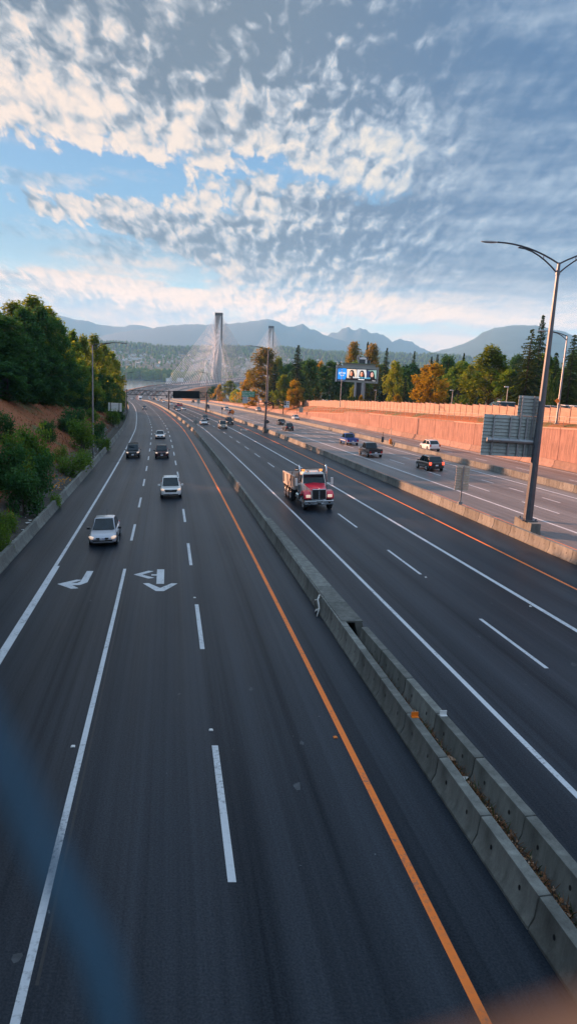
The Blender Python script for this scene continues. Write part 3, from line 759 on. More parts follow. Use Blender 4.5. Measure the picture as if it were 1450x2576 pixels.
# ------------------------------------------------------------------ street lamps
def lamp(base, H, arms, label, r0=.14, r1=.07, name='street_lamp', flange=True, mat='galv', group=None, segs=10, sagless=1.0):
    t = thing(name, label, 'street lamp', base, 0, group)
    q = MB(); q.tube([(0, 0, 0), (0, 0, H)], (r0, r1), segs); q.tube([(0, 0, H*.955), (0, 0, H*.965)], r1*1.5, segs); q.build('pole', M[mat], t, smooth=False)
    if flange:
        q = MB(); q.box((0, 0, .03), (r0*3.2, r0*3.2, .06))
        for i in (-1, 1):
            for j in (-1, 1): q.cyl((i*r0*1.25, j*r0*1.25, .12), (0, 0, 1), r0*.16, .14, 6)
        q.build('base_plate', M[mat], t)
    for ux, L, rise in arms:
        u = Vector((ux[0], ux[1], 0)).normalized(); q = MB()
        top = [u*(L*s)+Vector((0, 0, H-.08+rise*(1-(1-s)**2))) for s in [i/8 for i in range(9)]]
        low = [u*(L*.66*s)+Vector((0, 0, H-.085*L-.35+(rise*.78+.085*L+.26)*(1-(1-s)**1.8))) for s in [i/6 for i in range(7)]]
        q.tube(top, .055, 6); q.tube(low, .05, 6)
        for s in (.25, .45, .63):
            pt = u*(L*s)+Vector((0, 0, H-.08+rise*(1-(1-s)**2))); w = s/.66; pl = u*(L*s)+Vector((0, 0, H-.085*L-.35+(rise*.78+.085*L+.26)*(1-(1-w)**1.8)))
            q.tube((pl, pt), .025, 5)
        q.build('arm', M['dark_steel'], t)
        q = MB(); e = top[-1]; n_ = 10
        q.tube([e-u*.05, e+u*.08, e+u*.35, e+u*.75, e+u*1.0], (.05, .11, .15, .12, .04), n_)
        q.v = [(x, y, e.z+(z-e.z)*.55) for x, y, z in q.v]; q.build('luminaire', M['galv'], t, smooth=True)
    return t
def gb(d, y, lift=0): return Vector((xr(y)+d, y, (zd(d, y) if d < WALLD else ground(d, y))+lift))
LX = Vector((-1, .06, 0)); RX = Vector((1, -.06, 0))
b0 = Vector((16.30, 47.9, plane(16.3, 47.9)))
q = MB(); q.prism([(-.42, -.03), (-.42, .1), (-.36, .3), (-.34, .86), (.34, .86), (.36, .3), (.42, .1), (.42, -.03)], -1.2, 1.2); o = q.build('lamp_pedestal', M['concrete'], bevel=.015, seg=1); o.location = b0; o.rotation_euler = (0, 0, .17); tag(o, 'widened concrete pedestal in the barrier under the tall double lamp', 'pedestal')
big = lamp(b0+Vector((0, 0, .86)), 16.75, [(LX, 4.0, 1.15), (RX, 4.0, 1.15)], 'tall double armed street lamp in front of the big sign back', .33, .10, segs=8, mat='lamp_grey')
lamp(gb(-17.1, 102.1), 15.6, [(RX, 3.9, .55)], 'single arm street lamp standing in the litter behind the left barrier', .15, .08)
lamp(gb(-17.0, 283), 15.3, [(RX, 4.2, .5)], 'distant street lamp at the end of the left hillside trees', .15, .09)
hov = Vector((-6.05, 156.5, plane(-6.05, 156.5)))
q = MB(); q.prism([(-.42, -.03), (-.36, .3), (-.30, .95), (.30, .95), (.36, .3), (.42, -.03)], -.8, .8); o = q.build('lamp_pedestal', M['concrete'], bevel=.015, seg=1); o.location = hov; o.rotation_euler = (0, 0, .2); tag(o, 'concrete pedestal under the lamp post with the car pool sign', 'pedestal')
lamp(hov+Vector((0, 0, .95)), 16.8, [(LX, 4.0, .6)], 'dark lamp post carrying the car pool sign on a cross arm', .26, .10, segs=8, mat='lamp_grey')
lamp(at(1397, 1066, 89), 10.6, [(LX, 2.6, .5)], 'street lamp with a small orange diamond sign, behind the pink wall', .15, .08)
lamp(at(854, 1024, 203), 10.6, [(LX, 3.4, .4)], 'slim street lamp standing in front of the video billboard', .13, .07)
lamp(at(672, 1014, 262), 10.2, [(RX, 1.6, .3)], 'slim pale lamp post in front of the dark trees right of the car pool lamp', .11, .07, flange=False)
for px, pyb, pyt, Y, nm in ((633, 1010, 945, 372, 'lamp post in front of the orange cottonwood'), (583.5, 1004, 958, 460, 'lamp post left of the round bush by the ramp'), (545.7, 1003, 968, 520, 'lamp post by the golden trees near the bridge ramp')):
    b1 = at(px, pyb, Y); lamp(b1, (pyb-pyt)/1800*Y, [(LX, 2.6, .3)], 'distant '+nm, .14, .09, flange=False)
def post_lamp(px, pb, pt_, Y, label):
    b1 = at(px, pb, Y); H = (pb-pt_)/1800*Y; t = thing('post_lamp', label, 'street lamp', b1)
    q = MB(); q.tube([(0, 0, -1.5), (0, 0, H)], (.09, .07), 8); q.build('pole', M['sign_back'], t); q = MB(); q.box((-.28, 0, H), (.75, .3, .16)); q.build('luminaire', M['white_sheet'], t, bevel=.03)
post_lamp(1272, 1010, 974, 130, 'short white car park lamp left of the big sign back'); post_lamp(1135, 1010, 982, 150, 'short grey car park lamp between the golden tree and the big sign'); post_lamp(943, 1008, 982, 240, 'short white car park lamp right of the billboard column')

# ------------------------------------------------------------------ writing
def text(s, size, loc, rot, mat, parent, name='lettering', align='LEFT', ext=.004, sx=1.0):
    cu_ = bpy.data.curves.new(name, 'FONT'); cu_.body = s; cu_.size = size; cu_.align_x = align; cu_.align_y = 'CENTER'; cu_.extrude = ext; cu_.resolution_u = 3; cu_.offset = size*.012
    tmp = bpy.data.objects.new('tmp', cu_); C.objects.link(tmp); bpy.context.view_layer.update()
    me = bpy.data.meshes.new_from_object(tmp.evaluated_get(bpy.context.evaluated_depsgraph_get())); bpy.data.objects.remove(tmp); bpy.data.curves.remove(cu_)
    me.materials.clear(); me.materials.append(mat); me.name = name
    o = bpy.data.objects.new(name, me); C.objects.link(o); o.location = loc; o.rotation_euler = rot; o.scale = (sx, 1, 1)
    if parent: o.parent = parent
    return o

# ------------------------------------------------------------------ signs
# big sign seen from behind, clamped to the double lamp
SG = thing('road_sign', 'large stepped grey sign back on a thick arm of the tall double lamp', 'sign', (14.55, 48.45, ZC-4.06))
q = MB()
def corr(q, x0, x1, z0, z1, pitch=.2, y=0):
    z = z0; i = 0
    while z < z1-.01:
        h = min(pitch, z1-z); q.add([(x0, y-.04, z), (x1, y-.04, z), (x1, y+.03, z+h-.035), (x0, y+.03, z+h-.035), (x0, y+.05, z), (x1, y+.05, z), (x1, y+.05, z+h-.035), (x0, y+.05, z+h-.035)], ((0, 1, 2, 3), (4, 7, 6, 5), (0, 4, 5, 1), (1, 5, 6, 2), (2, 6, 7, 3), (3, 7, 4, 0))); z += pitch; i += 1
corr(q, -1.80, 1.72, -1.38, 1.38, .23); corr(q, .38, 1.72, 1.384, 2.72, .23)
q.box((-.04, .06, 0), (3.5, .02, 2.74)); q.box((1.05, .06, 2.05), (1.32, .02, 1.32))
q.build('sign_panel', M['sign_back'], SG)
for x, z0, z1 in ((-1.12, -1.36, 1.36), (-.02, -1.36, 1.36), (.62, -1.36, 2.7), (1.08, -1.36, 1.3), (1.42, -1.36, 2.7)):
    q = MB(); q.box((x, -.11, (z0+z1)/2), (.09, .1, z1-z0)); q.build('stiffener', M['galv'], SG)
q = MB(); q.tube([(-1.55, -.36, -.28), (1.75, -.40, -.30)], .15, 12)
for x in (-1.12, -.02, .62): q.tube([(x-.07, -.365, -.282), (x+.07, -.365, -.282)], .185, 12)
q.box((1.62, -.42, -.3), (.14, .55, .62)); q.build('support_arm', M['galv'], SG)
S2 = thing('road_sign', 'small tan corrugated sign back on a post in the lamp barrier, beside the double lamp', 'sign', (13.45, 55.6, plane(13.4, 55.6)+.75))
q = MB(); corr(q, -.53, .53, 1.05, 3.02, .2); q.build('sign_panel', M['sign_tan'], S2); q = MB(); q.box((0, -.08, 1.5), (.1, .09, 3.0)); q.box((0, 0, .0), (.3, .3, .3)); q.build('post', M['galv'], S2)
def diamond_back(p, h, s, label, mat='sign_back'):
    t = thing('warning_sign', label, 'sign', p); q = MB(); q.prism([(0, h-s), (s, h), (0, h+s), (-s, h)], -.012, .012); q.build('sign_panel', M[mat], t); q = MB(); q.box((0, -.05, h/2), (.07, .07, h+s*.6)); q.build('post', M['galv'], t); return t
diamond_back(on_road(.35, 153, .68), 1.75, .62, 'grey diamond sign seen from behind on the median barrier')
diamond_back(gb(-17.3, 128), 2.3, .55, 'grey diamond sign seen from behind on the left verge')
diamond_back(on_road(15.9, 217, .8), 1.6, .7, 'orange diamond road works sign on the lamp barrier', 'orange_sheet')
diamond_back(at(668.5, 1040, 285), 1.9, .62, 'orange diamond road works sign behind the car pool lamp', 'orange_sheet')
diamond_back(on_road(15.8, 155.2, .8), 1.6, .5, 'dark diamond sign seen from behind at the foot of the car pool lamp', 'dark_steel')
t = thing('warning_sign', 'small orange diamond sign fixed to the lamp behind the pink wall', 'sign', at(1400, 1008, 88.7)); q = MB(); q.prism([(0, -.33), (.33, 0), (0, .33), (-.33, 0)], -.02, .02); q.build('sign_panel', M['orange_sheet'], t); q = MB(); q.box((0, .06, 0), (.05, .1, .4)); q.build('bracket', M['galv'], t)
def backboard(p, w, h, z0, label, posts=2, mat='white_sheet', yaw=0, pm='dark_steel'):
    t = thing('road_sign', label, 'sign', p, yaw); q = MB(); corr(q, -w/2, w/2, z0, z0+h, .33); q.build('sign_panel', M[mat], t)
    for i in range(posts):
        x = 0 if posts == 1 else (-w*.32+i*w*.64/(posts-1)); q = MB(); q.box((x, -.1, (z0+h)/2-.5), (.13, .12, z0+h+1.0)); q.build('post', M[pm], t)
    return t
sb = at(291, 1034, 172); backboard(gb(-17.9, 172), 3.2, 2.0, sb.z-gb(-17.9, 172).z, 'pale horizontal sign board seen from behind below the left trees')
backboard(on_road(15.9, 330, .8), 1.5, 2.0, 1.6, 'pale upright sign back on the lamp barrier beyond the gantry', 1, 'sign_back')
backboard(on_road(16.2, 246, .8), .7, .8, 1.4, 'small dark sign back beside the gantry lamp', 1, 'dark_steel')
# car pool lane sign and its twin seen from behind
def arm_sign(zz):
    t = thing('cross_arm', 'slim horizontal cross arm of the car pool lamp', 'sign arm', hov+Vector((0, -.32, zz))); q = MB(); q.tube([(-4.4, 0, .38), (-1, 0, .02), (0, 0, 0), (3.9, 0, .04)], .07, 6); q.box((0, .1, 0), (.5, .3, .4)); q.build('bar', M['dark_steel'], t)
arm_sign(6.45)
t = thing('carpool_sign', 'black and white car pool lane sign with diamond, cars and down arrow', 'sign', hov+Vector((4.45, -.42, 6.35)))
q = MB(); q.box((0, 0, 0), (1.12, .04, 1.36)); q.build('sign_panel', M['white_sheet'], t)
q = MB(); q.box((-.30, -.026, .21), (.44, .006, .86)); q.prism([(-.07, -.42), (.07, -.42), (.07, -.5), (.17, -.5), (0, -.64), (-.17, -.5), (-.07, -.5)], -.03, -.022)
for zc_ in (.40, .0):
    q.prism([(.08, zc_-.1), (.44, zc_-.1), (.44, zc_+.06), (.38, zc_+.08), (.34, zc_+.2), (.18, zc_+.2), (.14, zc_+.08), (.08, zc_+.06)], -.03, -.022)
q.build('symbol', M['black'], t)
q = MB(); q.prism([(-.30, .0), (-.19, .22), (-.30, .44), (-.41, .22)], -.034, -.030); q.build('symbol', M['white_sheet'], t)
q = MB(); q.prism([(-.30, .09), (-.235, .22), (-.30, .35), (-.365, .22)], -.038, -.035); q.build('symbol', M['black'], t)
q = MB()
for zc_ in (.40, .0): q.box((.26, -.033, zc_+.12), (.2, .006, .08))
q.build('symbol', M['white_sheet'], t)
t = thing('carpool_sign', 'grey back of the other sign on the car pool lamp arm', 'sign', hov+Vector((-4.55, -.38, 6.85))); q = MB(); corr(q, -.55, .55, -.72, .72, .24); q.build('sign_panel', M['galv'], t)
# green direction sign on its own mast arm
gp = on_road(32.0, 300); gp = at(649.3, 1033, 297); gp.z = zr(gp.x, gp.y)
t = thing('direction_sign', 'green direction sign with three lines of writing above an orange panel', 'sign', gp)
zt = at(649.3, 991.5, 297).z-gp.z; xl = at(608, 984, 297).x-gp.x; xr_ = at(641, 984, 297).x-gp.x; z1 = at(624, 983.5, 297).z-gp.z; z0_ = at(624, 998, 297).z-gp.z
q = MB(); q.tube([(0, 0, -.1), (0, 0, zt-.4), (-.15, 0, zt-.1), (-.5, 0, zt), (xr_+.3, 0, zt)], .15, 8); q.build('mast', M['galv'], t)
q = MB(); q.box(((xl+xr_)/2, -.2, (z0_+z1)/2), (xr_-xl, .06, z1-z0_)); q.build('sign_panel', M['green_sign'], t, bevel=.02)
for i, (a, b2) in enumerate((('Brunette Ave', '3 km'), ('Gaglardi Way', '9 km'), ('Kensington Ave', '15 km'))):
    zz = z1-(z1-z0_)*(.21+.29*i); text(a, .62, (xl+.25, -.24, zz), (PI/2, 0, 0), M['white_sheet'], t); text(b2, .62, (xr_-.25, -.24, zz), (PI/2, 0, 0), M['white_sheet'], t, align='RIGHT')
q = MB(); q.box((xl+1.05, -.18, z0_-.75), (2.0, .06, 1.35)); q.build('lower_panel', M['black'], t); q = MB(); q.box((xl+.95, -.225, z0_-.72), (1.5, .02, .95)); q.build('orange_panel', M['orange_sheet'], t)
# low sign bracket standing in front of the wall
wp = at(746, 1043, 232); wp.z = zr(wp.x, wp.y)
t = thing('wall_sign', 'small sign on a bent post in front of the pink wall, casting a long shadow', 'sign', wp); q = MB(); q.tube([(0, 0, 0), (0, 0, 3.3), (.25, 0, 3.5), (1.3, -.1, 3.4)], .07, 6); q.build('post', M['dark_steel'], t); q = MB(); q.box((1.25, -.1, 2.6), (1.3, .05, 1.6)); q.build('sign_panel', M['sign_back'], t)
# thin posts in the opening of the sunlit barrier
for px, pb, pt_, mt, lb in ((960.6, 1111, 1086, 'dark_steel', 'thin dark post beside the opening in the sunlit barrier'), (980.6, 1116, 1077, 'galv', 'taller thin post with an orange box at the opening in the sunlit barrier')):
    p = at(px, pb, 121); t = thing('marker_post', lb, 'post', p); H = (pb-pt_)/1800*121; q = MB(); q.tube([(0, 0, -.2), (0, 0, H)], .05, 6); q.build('pole', M[mt], t); q = MB(); q.box((0, 0, .4), (.42, .4, .85)); q.build('post_foot' if mt == 'dark_steel' else 'signal_box', M['dark_steel' if mt == 'dark_steel' else 'orange_sheet'], t)

# ------------------------------------------------------------------ gantry
gl, gm_, gr_ = on_road(-17, 300), on_road(.5, 296), on_road(14.6, 284)
gt = thing('sign_gantry', 'dark lattice sign gantry crossing the left roadways before the bridge', 'gantry')
for nm, p, H in (('leg', gl, 9.0), ('leg', gm_, 8.4), ('leg', gr_, 8.0)):
    q = MB(); q.tube([p-Vector((0, 0, .3)), p+Vector((0, 0, H))], (.30, .25), 8); q.build(nm, M['dark_steel'], gt)
def truss(A, B, nseg, dep=1.8):
    q = MB(); tp = [A.lerp(B, i/nseg) for i in range(nseg+1)]; w = Vector((0, 0, -dep)); s = Vector((.25, .9, 0))
    for off in (Vector((0, 0, 0)), s):
        q.bar(A+off, B+off, .22); q.bar(A+w+off, B+w+off, .22)
        for i in range(nseg): q.bar(tp[i]+off+(w if i % 2 else w*0), tp[i+1]+off+(w*0 if i % 2 else w), .11)
    for i in range(0, nseg+1, 2): q.bar(tp[i], tp[i]+s, .1)
    return q.build('truss', M['dark_steel'], gt)
ta, tb, tc_ = gl+Vector((0, 0, 8.6)), gm_+Vector((0, 0, 7.95)), gr_+Vector((0, 0, 7.5))
truss(ta, tb, 14); truss(tb, tc_, 12)
vm = thing('message_sign', 'black electronic message board hanging on the gantry, unlit', 'sign'); q = MB(); a, b2 = tb.lerp(tc_, .20), tb.lerp(tc_, .83); yv = (a.y+b2.y)/2-4.6; a = Vector((a.x, yv+1.0, a.z-.75)); b2 = Vector((b2.x, yv-1.0, b2.z-.75)); q.bar(a, b2, .8, 2.9); q.build('case', M['board_black'], vm, bevel=.03)
lamp(gr_+Vector((0, 0, 8.0)), 7.2, [(LX, 4.3, .4)], 'street lamp mounted on top of the gantry leg at the lamp barrier', .16, .09, flange=False)

# ------------------------------------------------------------------ billboard
bb = thing('billboard', 'large grey video billboard on a concrete column among the trees', 'billboard', (19.3, 230, ground(62, 230)), math.atan2(-4, 12.6))
gz = bb.location.z
zb, ztp = at(897, 962, 230).z-gz, at(900, 921.5, 230).z-gz
Wd = 6.62
q = MB(); q.box((0, .55, (zb+ztp)/2), (2*Wd, 1.0, ztp-zb)); q.build('cabinet', M['sign_back'], bb, bevel=.05)
q = MB(); q.box((-Wd-.12, .35, (zb+ztp)/2), (.22, 1.5, ztp-zb+.06)); q.build('side_trim', M['white_sheet'], bb)
q = MB(); q.box((.3, .7, ztp+.42), (10.2, .9, .82)); q.build('header', M['sign_back'], bb)
q = MB(); q.box((.0, .6, ztp+.92), (15.4, 2.2, .14)); q.build('canopy', plain('canopy_green', (.10, .20, .12), .5), bb)
q = MB(); q.box((1.55, .8, ztp+2.0), (2.6, 1.6, 2.0)); q.box((3.3, .8, ztp+1.55), (.8, 1.2, 1.1)); q.build('cap_tower', M['dark_steel'], bb)
q = MB(); q.bar((.15, .2, ztp+1.0), (.15, .2, ztp+3.3), .12); q.bar((-.35, .2, ztp+2.0), (-.35, .2, ztp+3.3), .1); q.bar((-.35, .2, ztp+3.3), (.2, .2, ztp+3.3), .1); q.bar((-.35, .2, ztp+2.0), (.2, .2, ztp+2.0), .1); q.bar((2.6, .2, ztp+1.0), (2.6, .2, ztp+2.2), .5); q.build('cap_frame', M['white_sheet'], bb)
q = MB(); q.prism([(.5, ztp+2.25), (2.6, ztp+2.25), (2.6, ztp+2.75), (1.6, ztp+2.95), (.5, ztp+2.75)], -.06, -.02); q.build('cap_panel', M['white_sheet'], bb)
for x, w_, mt in ((-.35, .62, 'deck_concrete'), (2.1, .95, 'deck_concrete')):
    q = MB(); q.box((x, .7, zb/2-.5), (w_, 1.6, zb+1.0)); q.build('column', M[mt], bb, bevel=.04)
q = MB()
for i in range(9): q.bar((.1, .8, .4+i*.65), (1.5, .8, .4+i*.65), .14)
q.box((.75, 1.2, zb/2), (1.6, .3, zb)); q.build('column_lattice', M['dark_steel'], bb)
def em(name, col, s=.42): return plain(name, (0.02, .02, .02), .5, 0, 0, 1, .2, emis=(col, s))
S0, S1 = at(850.3, 953.9, 231.8).z-gz, at(850.5, 924.6, 231.8).z-gz
SX0, SX1 = -6.32, 6.30; Hs = S1-S0
scr = MB(); scr.mat(em('screen_dark', (.006, .008, .016))); scr.box(((SX0+SX1)/2, .0, (S0+S1)/2), (SX1-SX0, .1, Hs)); scr = scr.build('screen', None, bb)
E_ = dict(blue=em('screen_blue', (.02, .26, .85), .42), cream=em('screen_cream', (.85, .62, .48)), pale=em('screen_pale', (.62, .60, .60)), navy=em('screen_navy', (.02, .04, .12)), teal=em('screen_teal', (.25, .42, .38)),
          skin=em('screen_skin', (.75, .40, .26)), ember=em('screen_ember', (.62, .12, .04)), rose=em('screen_rose', (.72, .38, .36)), hair=em('screen_hair', (.014, .008, .008)), white=em('screen_white', (.9, .9, .92)), cyan=em('screen_cyan', (.15, .62, .9)))
def sx(t): return SX0+t*(SX1-SX0)
def szz(t): return S0+t*Hs
lay = [0]
def pic(mat, poly, name='picture'):
    lay[0] += 1; y = -.052-.004*lay[0]; q = MB(); q.add([(sx(u), y, szz(v)) for u, v in poly], (tuple(range(len(poly))),)); return q.build(name, E_[mat], scr)
def oval(cx_, cy_, rx, ry_, n_=18): return [(cx_+rx*math.cos(2*PI*i/n_), cy_+ry_*math.sin(2*PI*i/n_)) for i in range(n_)]
pic('blue', [(.005, .02), (.20, .02), (.232, .3), (.238, .6), (.222, .97), (.005, .97)])
pic('cream', [(.245, .16), (.48, .16), (.49, .6), (.47, .93), (.235, .93)]); pic('pale', [(.50, .16), (.735, .16), (.74, .6), (.72, .95), (.49, .93)])
pic('navy', [(.755, .1), (.86, .1), (.86, .88), (.745, .88)]); pic('teal', [(.86, .1), (.985, .14), (.985, .95), (.745, .9), (.86, .82)])
def portrait(cx_, face, side):
    pic('hair', [(cx_-.075, .2), (cx_-.062, .62)]+[(cx_+.056*math.cos(a), .66+.22*math.sin(a)) for a in [PI-i*PI/8 for i in range(9)]]+[(cx_+.07, .55), (cx_+.088, .2)], 'portrait')
    pic(face, oval(cx_-.006+side, .55, .036, .20), 'portrait'); pic('ember' if face != 'rose' else 'skin', oval(cx_+.014+side, .52, .016, .15), 'portrait')
    for s in (-1, 1): pic('hair', oval(cx_-.006+side+s*.014, .60, .007, .022, 8), 'portrait')
    pic('ember', oval(cx_-.006+side, .43, .012, .02, 8), 'portrait')
portrait(.365, 'skin', -.012); portrait(.62, 'skin', 0); portrait(.875, 'rose', .008)
pic('hair', [(.24, .02), (.985, .02), (.985, .22), (.90, .26), (.70, .22), (.55, .26), (.4, .22), (.24, .12)], 'picture')
yt = -.052-.004*(lay[0]+2)
text('prime', .95, (sx(.118), yt, szz(.58)), (PI/2, 0, 0), E_['white'], scr, align='CENTER')
q = MB(); ar = [(.062+.112*i/10, .44-.09*math.sin(PI*i/10)) for i in range(11)]; q.add([(sx(u), yt, szz(v)) for u, v in ar]+[(sx(u), yt, szz(v-.045)) for u, v in ar[::-1]], (tuple(range(22)),)); q.build('logo', E_['white'], scr)
text('BREAK', .62, (sx(.49), yt, szz(.235)), (PI/2, 0, 0), E_['white'], scr, align='CENTER', sx=1.25); text('THE RULES', .62, (sx(.70), yt, szz(.235)), (PI/2, 0, 0), E_['cyan'], scr, align='CENTER', sx=1.2)
pic('white', [(.54, .06), (.69, .06), (.70, .12), (.54, .12)]); pic('white', [(.89, .03), (.98, .03), (.98, .055), (.89, .055)])
text('PATTISON', .42, (-5.0, .02, (zb+S0)/2+.02), (PI/2, 0, 0), M['white_sheet'], bb, align='CENTER'); q = MB(); q.box((-5.0, .045, (zb+S0)/2), (2.6, .02, .5)); q.build('name_plate', plain('name_plate_blue', (.02, .06, .16), .4), bb)
# ------------------------------------------------------------------ vehicles (front = local +Y)
def loft_body(q, sts, zb_, crown=.02):
    """sts: (y, half width, top z, bottom z)"""
    secs = []
    for y, w, zt, zb2 in sts:
        h = zt-zb2
        half = [(.80*w, zb2), (.97*w, zb2+.06), (w, zb2+.30*h), (w, zb2+.62*h), (.965*w, zb2+.88*h), (.86*w, zt-.005), (.5*w, zt+crown)]
        secs.append([(-x, y, z) for x, z in half[::-1]][::-1][::1])
        secs[-1] = [(-x, y, z) for x, z in half]+[(x, y, z) for x, z in half[::-1]]
    n_ = len(secs[0]); vs = [v for s in secs for v in s]; fs = []
    for i in range(len(secs)-1):
        for k_ in range(n_): fs.append((i*n_+k_, i*n_+(k_+1) % n_, (i+1)*n_+(k_+1) % n_, (i+1)*n_+k_))
    fs.append(tuple(range(n_-1, -1, -1))); fs.append(tuple((len(secs)-1)*n_+k_ for k_ in range(n_)))
    q.add(vs, fs)
def wheel(parent, x, y, r, w, rim='rim', far=False):
    s = 1 if x > 0 else -1
    q = MB(); q.tube([(x-s*w/2, 0, 0), (x-s*w*.42, 0, 0), (x+s*w*.40, 0, 0), (x+s*w/2, 0, 0)], (r*.93, r, r, r*.92), 18)
    q.v = [(a, b2+y, c+r) for a, b2, c in q.v]; t = q.build('wheel', M['rubber'], parent, smooth=False)
    q = MB(); q.cyl((x+s*(w/2+.004), y, r), (1, 0, 0), r*.66, .02, 14, r*.6)
    for k_ in range(5):
        a = k_*2*PI/5; q.mat(M[rim]); q.bar((x+s*(w/2+.016), y, r), (x+s*(w/2+.016), y+r*.6*math.cos(a), r+r*.6*math.sin(a)), .04, r*.2)
    q.build('rim', M[rim], t)
def inset(quad, m, off):
    c = sum((Vector(p) for p in quad), Vector())/len(quad)
    n_ = (Vector(quad[1])-Vector(quad[0])).cross(Vector(quad[2])-Vector(quad[0])).normalized()
    return [c+(Vector(p)-c)*m+n_*off for p in quad]
def glasspane(name, quad, parent, m=(.9), off=.008):
    c = sum((Vector(p) for p in quad), Vector())/len(quad)
    n_ = (Vector(quad[1])-Vector(quad[0])).cross(Vector(quad[2])-Vector(quad[0])).normalized()
    q = MB(); ps = [c+(Vector(p)-c)*m+n_*off for p in quad]; q.add(ps, (tuple(range(len(ps))),)); return q.build(name, M['glass'], parent)
def make_car(name, label, cat, paint_, kind='sedan', L=4.5, W_=1.75, H=1.45, lights=True, brake=False, rails=False, grille='small', group=None, lower=None, mirrors=None, rimm='rim'):
    t = thing(name, label, cat, group=group); pm = P[paint_]; w = W_/2
    hb = .62 if kind == 'sedan' else .76 if kind == 'suv' else .86
    belt = {'sedan': .86, 'suv': 1.02, 'pickup': 1.14}[kind]
    hood = belt-.06
    f, r = L/2, -L/2
    zb2 = .20 if kind == 'sedan' else .28
    if kind == 'sedan':
        sts = [(f, .66*w, hb-.10, .30), (f-.06, .80*w, hb-.02, .24), (f-.22, .92*w, hb+.08, zb2), (f-.55, .98*w, hood-.06, zb2), (f-1.15, w, hood+.04, zb2), (0, w, belt+.02, zb2), (r+1.0, w, belt+.05, zb2), (r+.35, .96*w, belt+.04, zb2), (r+.10, .88*w, belt-.03, .26), (r, .78*w, belt-.14, .36)]
        cab = [(f-1.05, hood+.02), (f-1.95, H), (r+1.45, H-.02), (r+.62, belt+.03)]
    elif kind == 'suv':
        sts = [(f, .70*w, hb-.04, .36), (f-.07, .84*w, hb+.08, .30), (f-.22, .94*w, hb+.18, zb2), (f-.5, .99*w, hood-.04, zb2), (f-1.1, w, hood+.03, zb2), (0, w, belt+.01, zb2), (r+.5, w, belt+.05, zb2), (r+.12, .95*w, belt+.04, .30), (r, .86*w, belt-.05, .40)]
        cab = [(f-.98, hood+.02), (f-1.95, H), (r+.80, H-.05), (r+.12, belt+.04)]
    else:
        sts = [(f, .80*w, .98, .42), (f-.08, .90*w, 1.04, .38), (f-.3, .98*w, hood, .36), (f-1.2, w, hood+.05, .36), (f-1.6, w, belt, .36), (-.75, w, belt, .36), (-.80, w, .86, .36), (r+.1, w, .86, .40), (r, .96*w, .84, .46)]
        cab = [(f-1.45, hood+.06), (f-2.25, H), (-.35, H-.03), (-.72, belt)]
    q = MB(); loft_body(q, sts, zb2); body = q.build('body', pm, t, bevel=.045, seg=2)
    if lower:                                  # two-tone lower cladding
        q = MB(); q.box((0, 0, .43), (W_+.015, L-1.1, .20)); q.build('lower_panel', P[lower] if lower in P else M[lower], t, bevel=.03)
    # greenhouse
    (y1, z1), (y2, z2), (y3, z3), (y4, z4) = cab
    wb, wt = .875*w, .70*w if kind == 'sedan' else .76*w
    A = [(-wb, y1, z1), (wb, y1, z1), (wb, y4, z4), (-wb, y4, z4)]; B = [(-wt, y2, z2), (wt, y2, z2), (wt, y3, z3), (-wt, y3, z3)]
    q = MB(); low_ = [(x, y, z-.1) for x, y, z in A]
    mid = [(-wt*.55, y2-.03, z2+.035), (wt*.55, y2-.03, z2+.035), (wt*.55, y3+.03, z3+.035), (-wt*.55, y3+.03, z3+.035)]
    q.add(low_+B+mid, ((0, 1, 5, 4), (1, 2, 6, 5), (2, 3, 7, 6), (3, 0, 4, 7), (4, 5, 9, 8), (5, 6, 10, 9), (6, 7, 11, 10), (7, 4, 8, 11), (8, 9, 10, 11), (3, 2, 1, 0)))
    q.build('roof', pm, t, bevel=.04, seg=2)
    glasspane('windshield', [A[1], A[0], B[0], B[1]], t, .90, .026)
    glasspane('rear_window', [A[3], A[2], B[2], B[3]], t, .84, .026)
    for s, (i, j) in ((1, (2, 1)), (-1, (0, 3))):
        qd = [A[i], A[j], B[j], B[i]]
        m1 = [Vector(qd[0]).lerp(Vector(qd[1]), .50), Vector(qd[3]).lerp(Vector(qd[2]), .50)]
        glasspane('side_window', [Vector(qd[0]), m1[0], m1[1], Vector(qd[3])], t, .84, .026); glasspane('side_window', [m1[0], Vector(qd[1]), Vector(qd[2]), m1[1]], t, .84, .026)
    wr = .315 if kind == 'sedan' else .36 if kind == 'suv' else .40
    wy = (f-.86, r+.92)
    q = MB()
    for s in (-1, 1):
        for y in wy: q.cyl((s*(w-.06), y, wr+.03), (1, 0, 0), wr+.075, .135, 20)
    q.build('wheel_arch', M['black'], t)
    for y in wy:
        for s in (-1, 1): wheel(t, s*(w-.09), y, wr, .22, rimm)
    zl = sts[1][2]-.06
    for s in (-1, 1):
        q = MB(); q.tube([(s*.62*w, f-.03, zl), (s*.80*w, f-.12, zl+.03), (s*.92*w, f-.32, zl+.05)], (.085, .11, .06), 8); q.build('headlight', M['headlight'] if lights else M['lamp_glass'], t, smooth=True)
        q = MB(); zt_ = belt-.10 if kind != 'pickup' else .86-.1; hh = .16 if kind == 'sedan' else .34
        q.box((s*.80*w, r+.045, zt_), (.26*w, .14, hh)); q.build('tail_light', M['taillit'] if brake else M['tail'], t, bevel=.03)
        q = MB(); q.box((s*(w+.11), y1-.42, belt+.06), (.20, .11, .15)); q.bar((s*(w-.05), y1-.40, belt+.02), (s*(w+.05), y1-.42, belt+.03), .05); q.build('mirror', mirrors or pm, t, bevel=.03)
    gw, gh = (.46, .085) if grille == 'small' else (.62, .18)
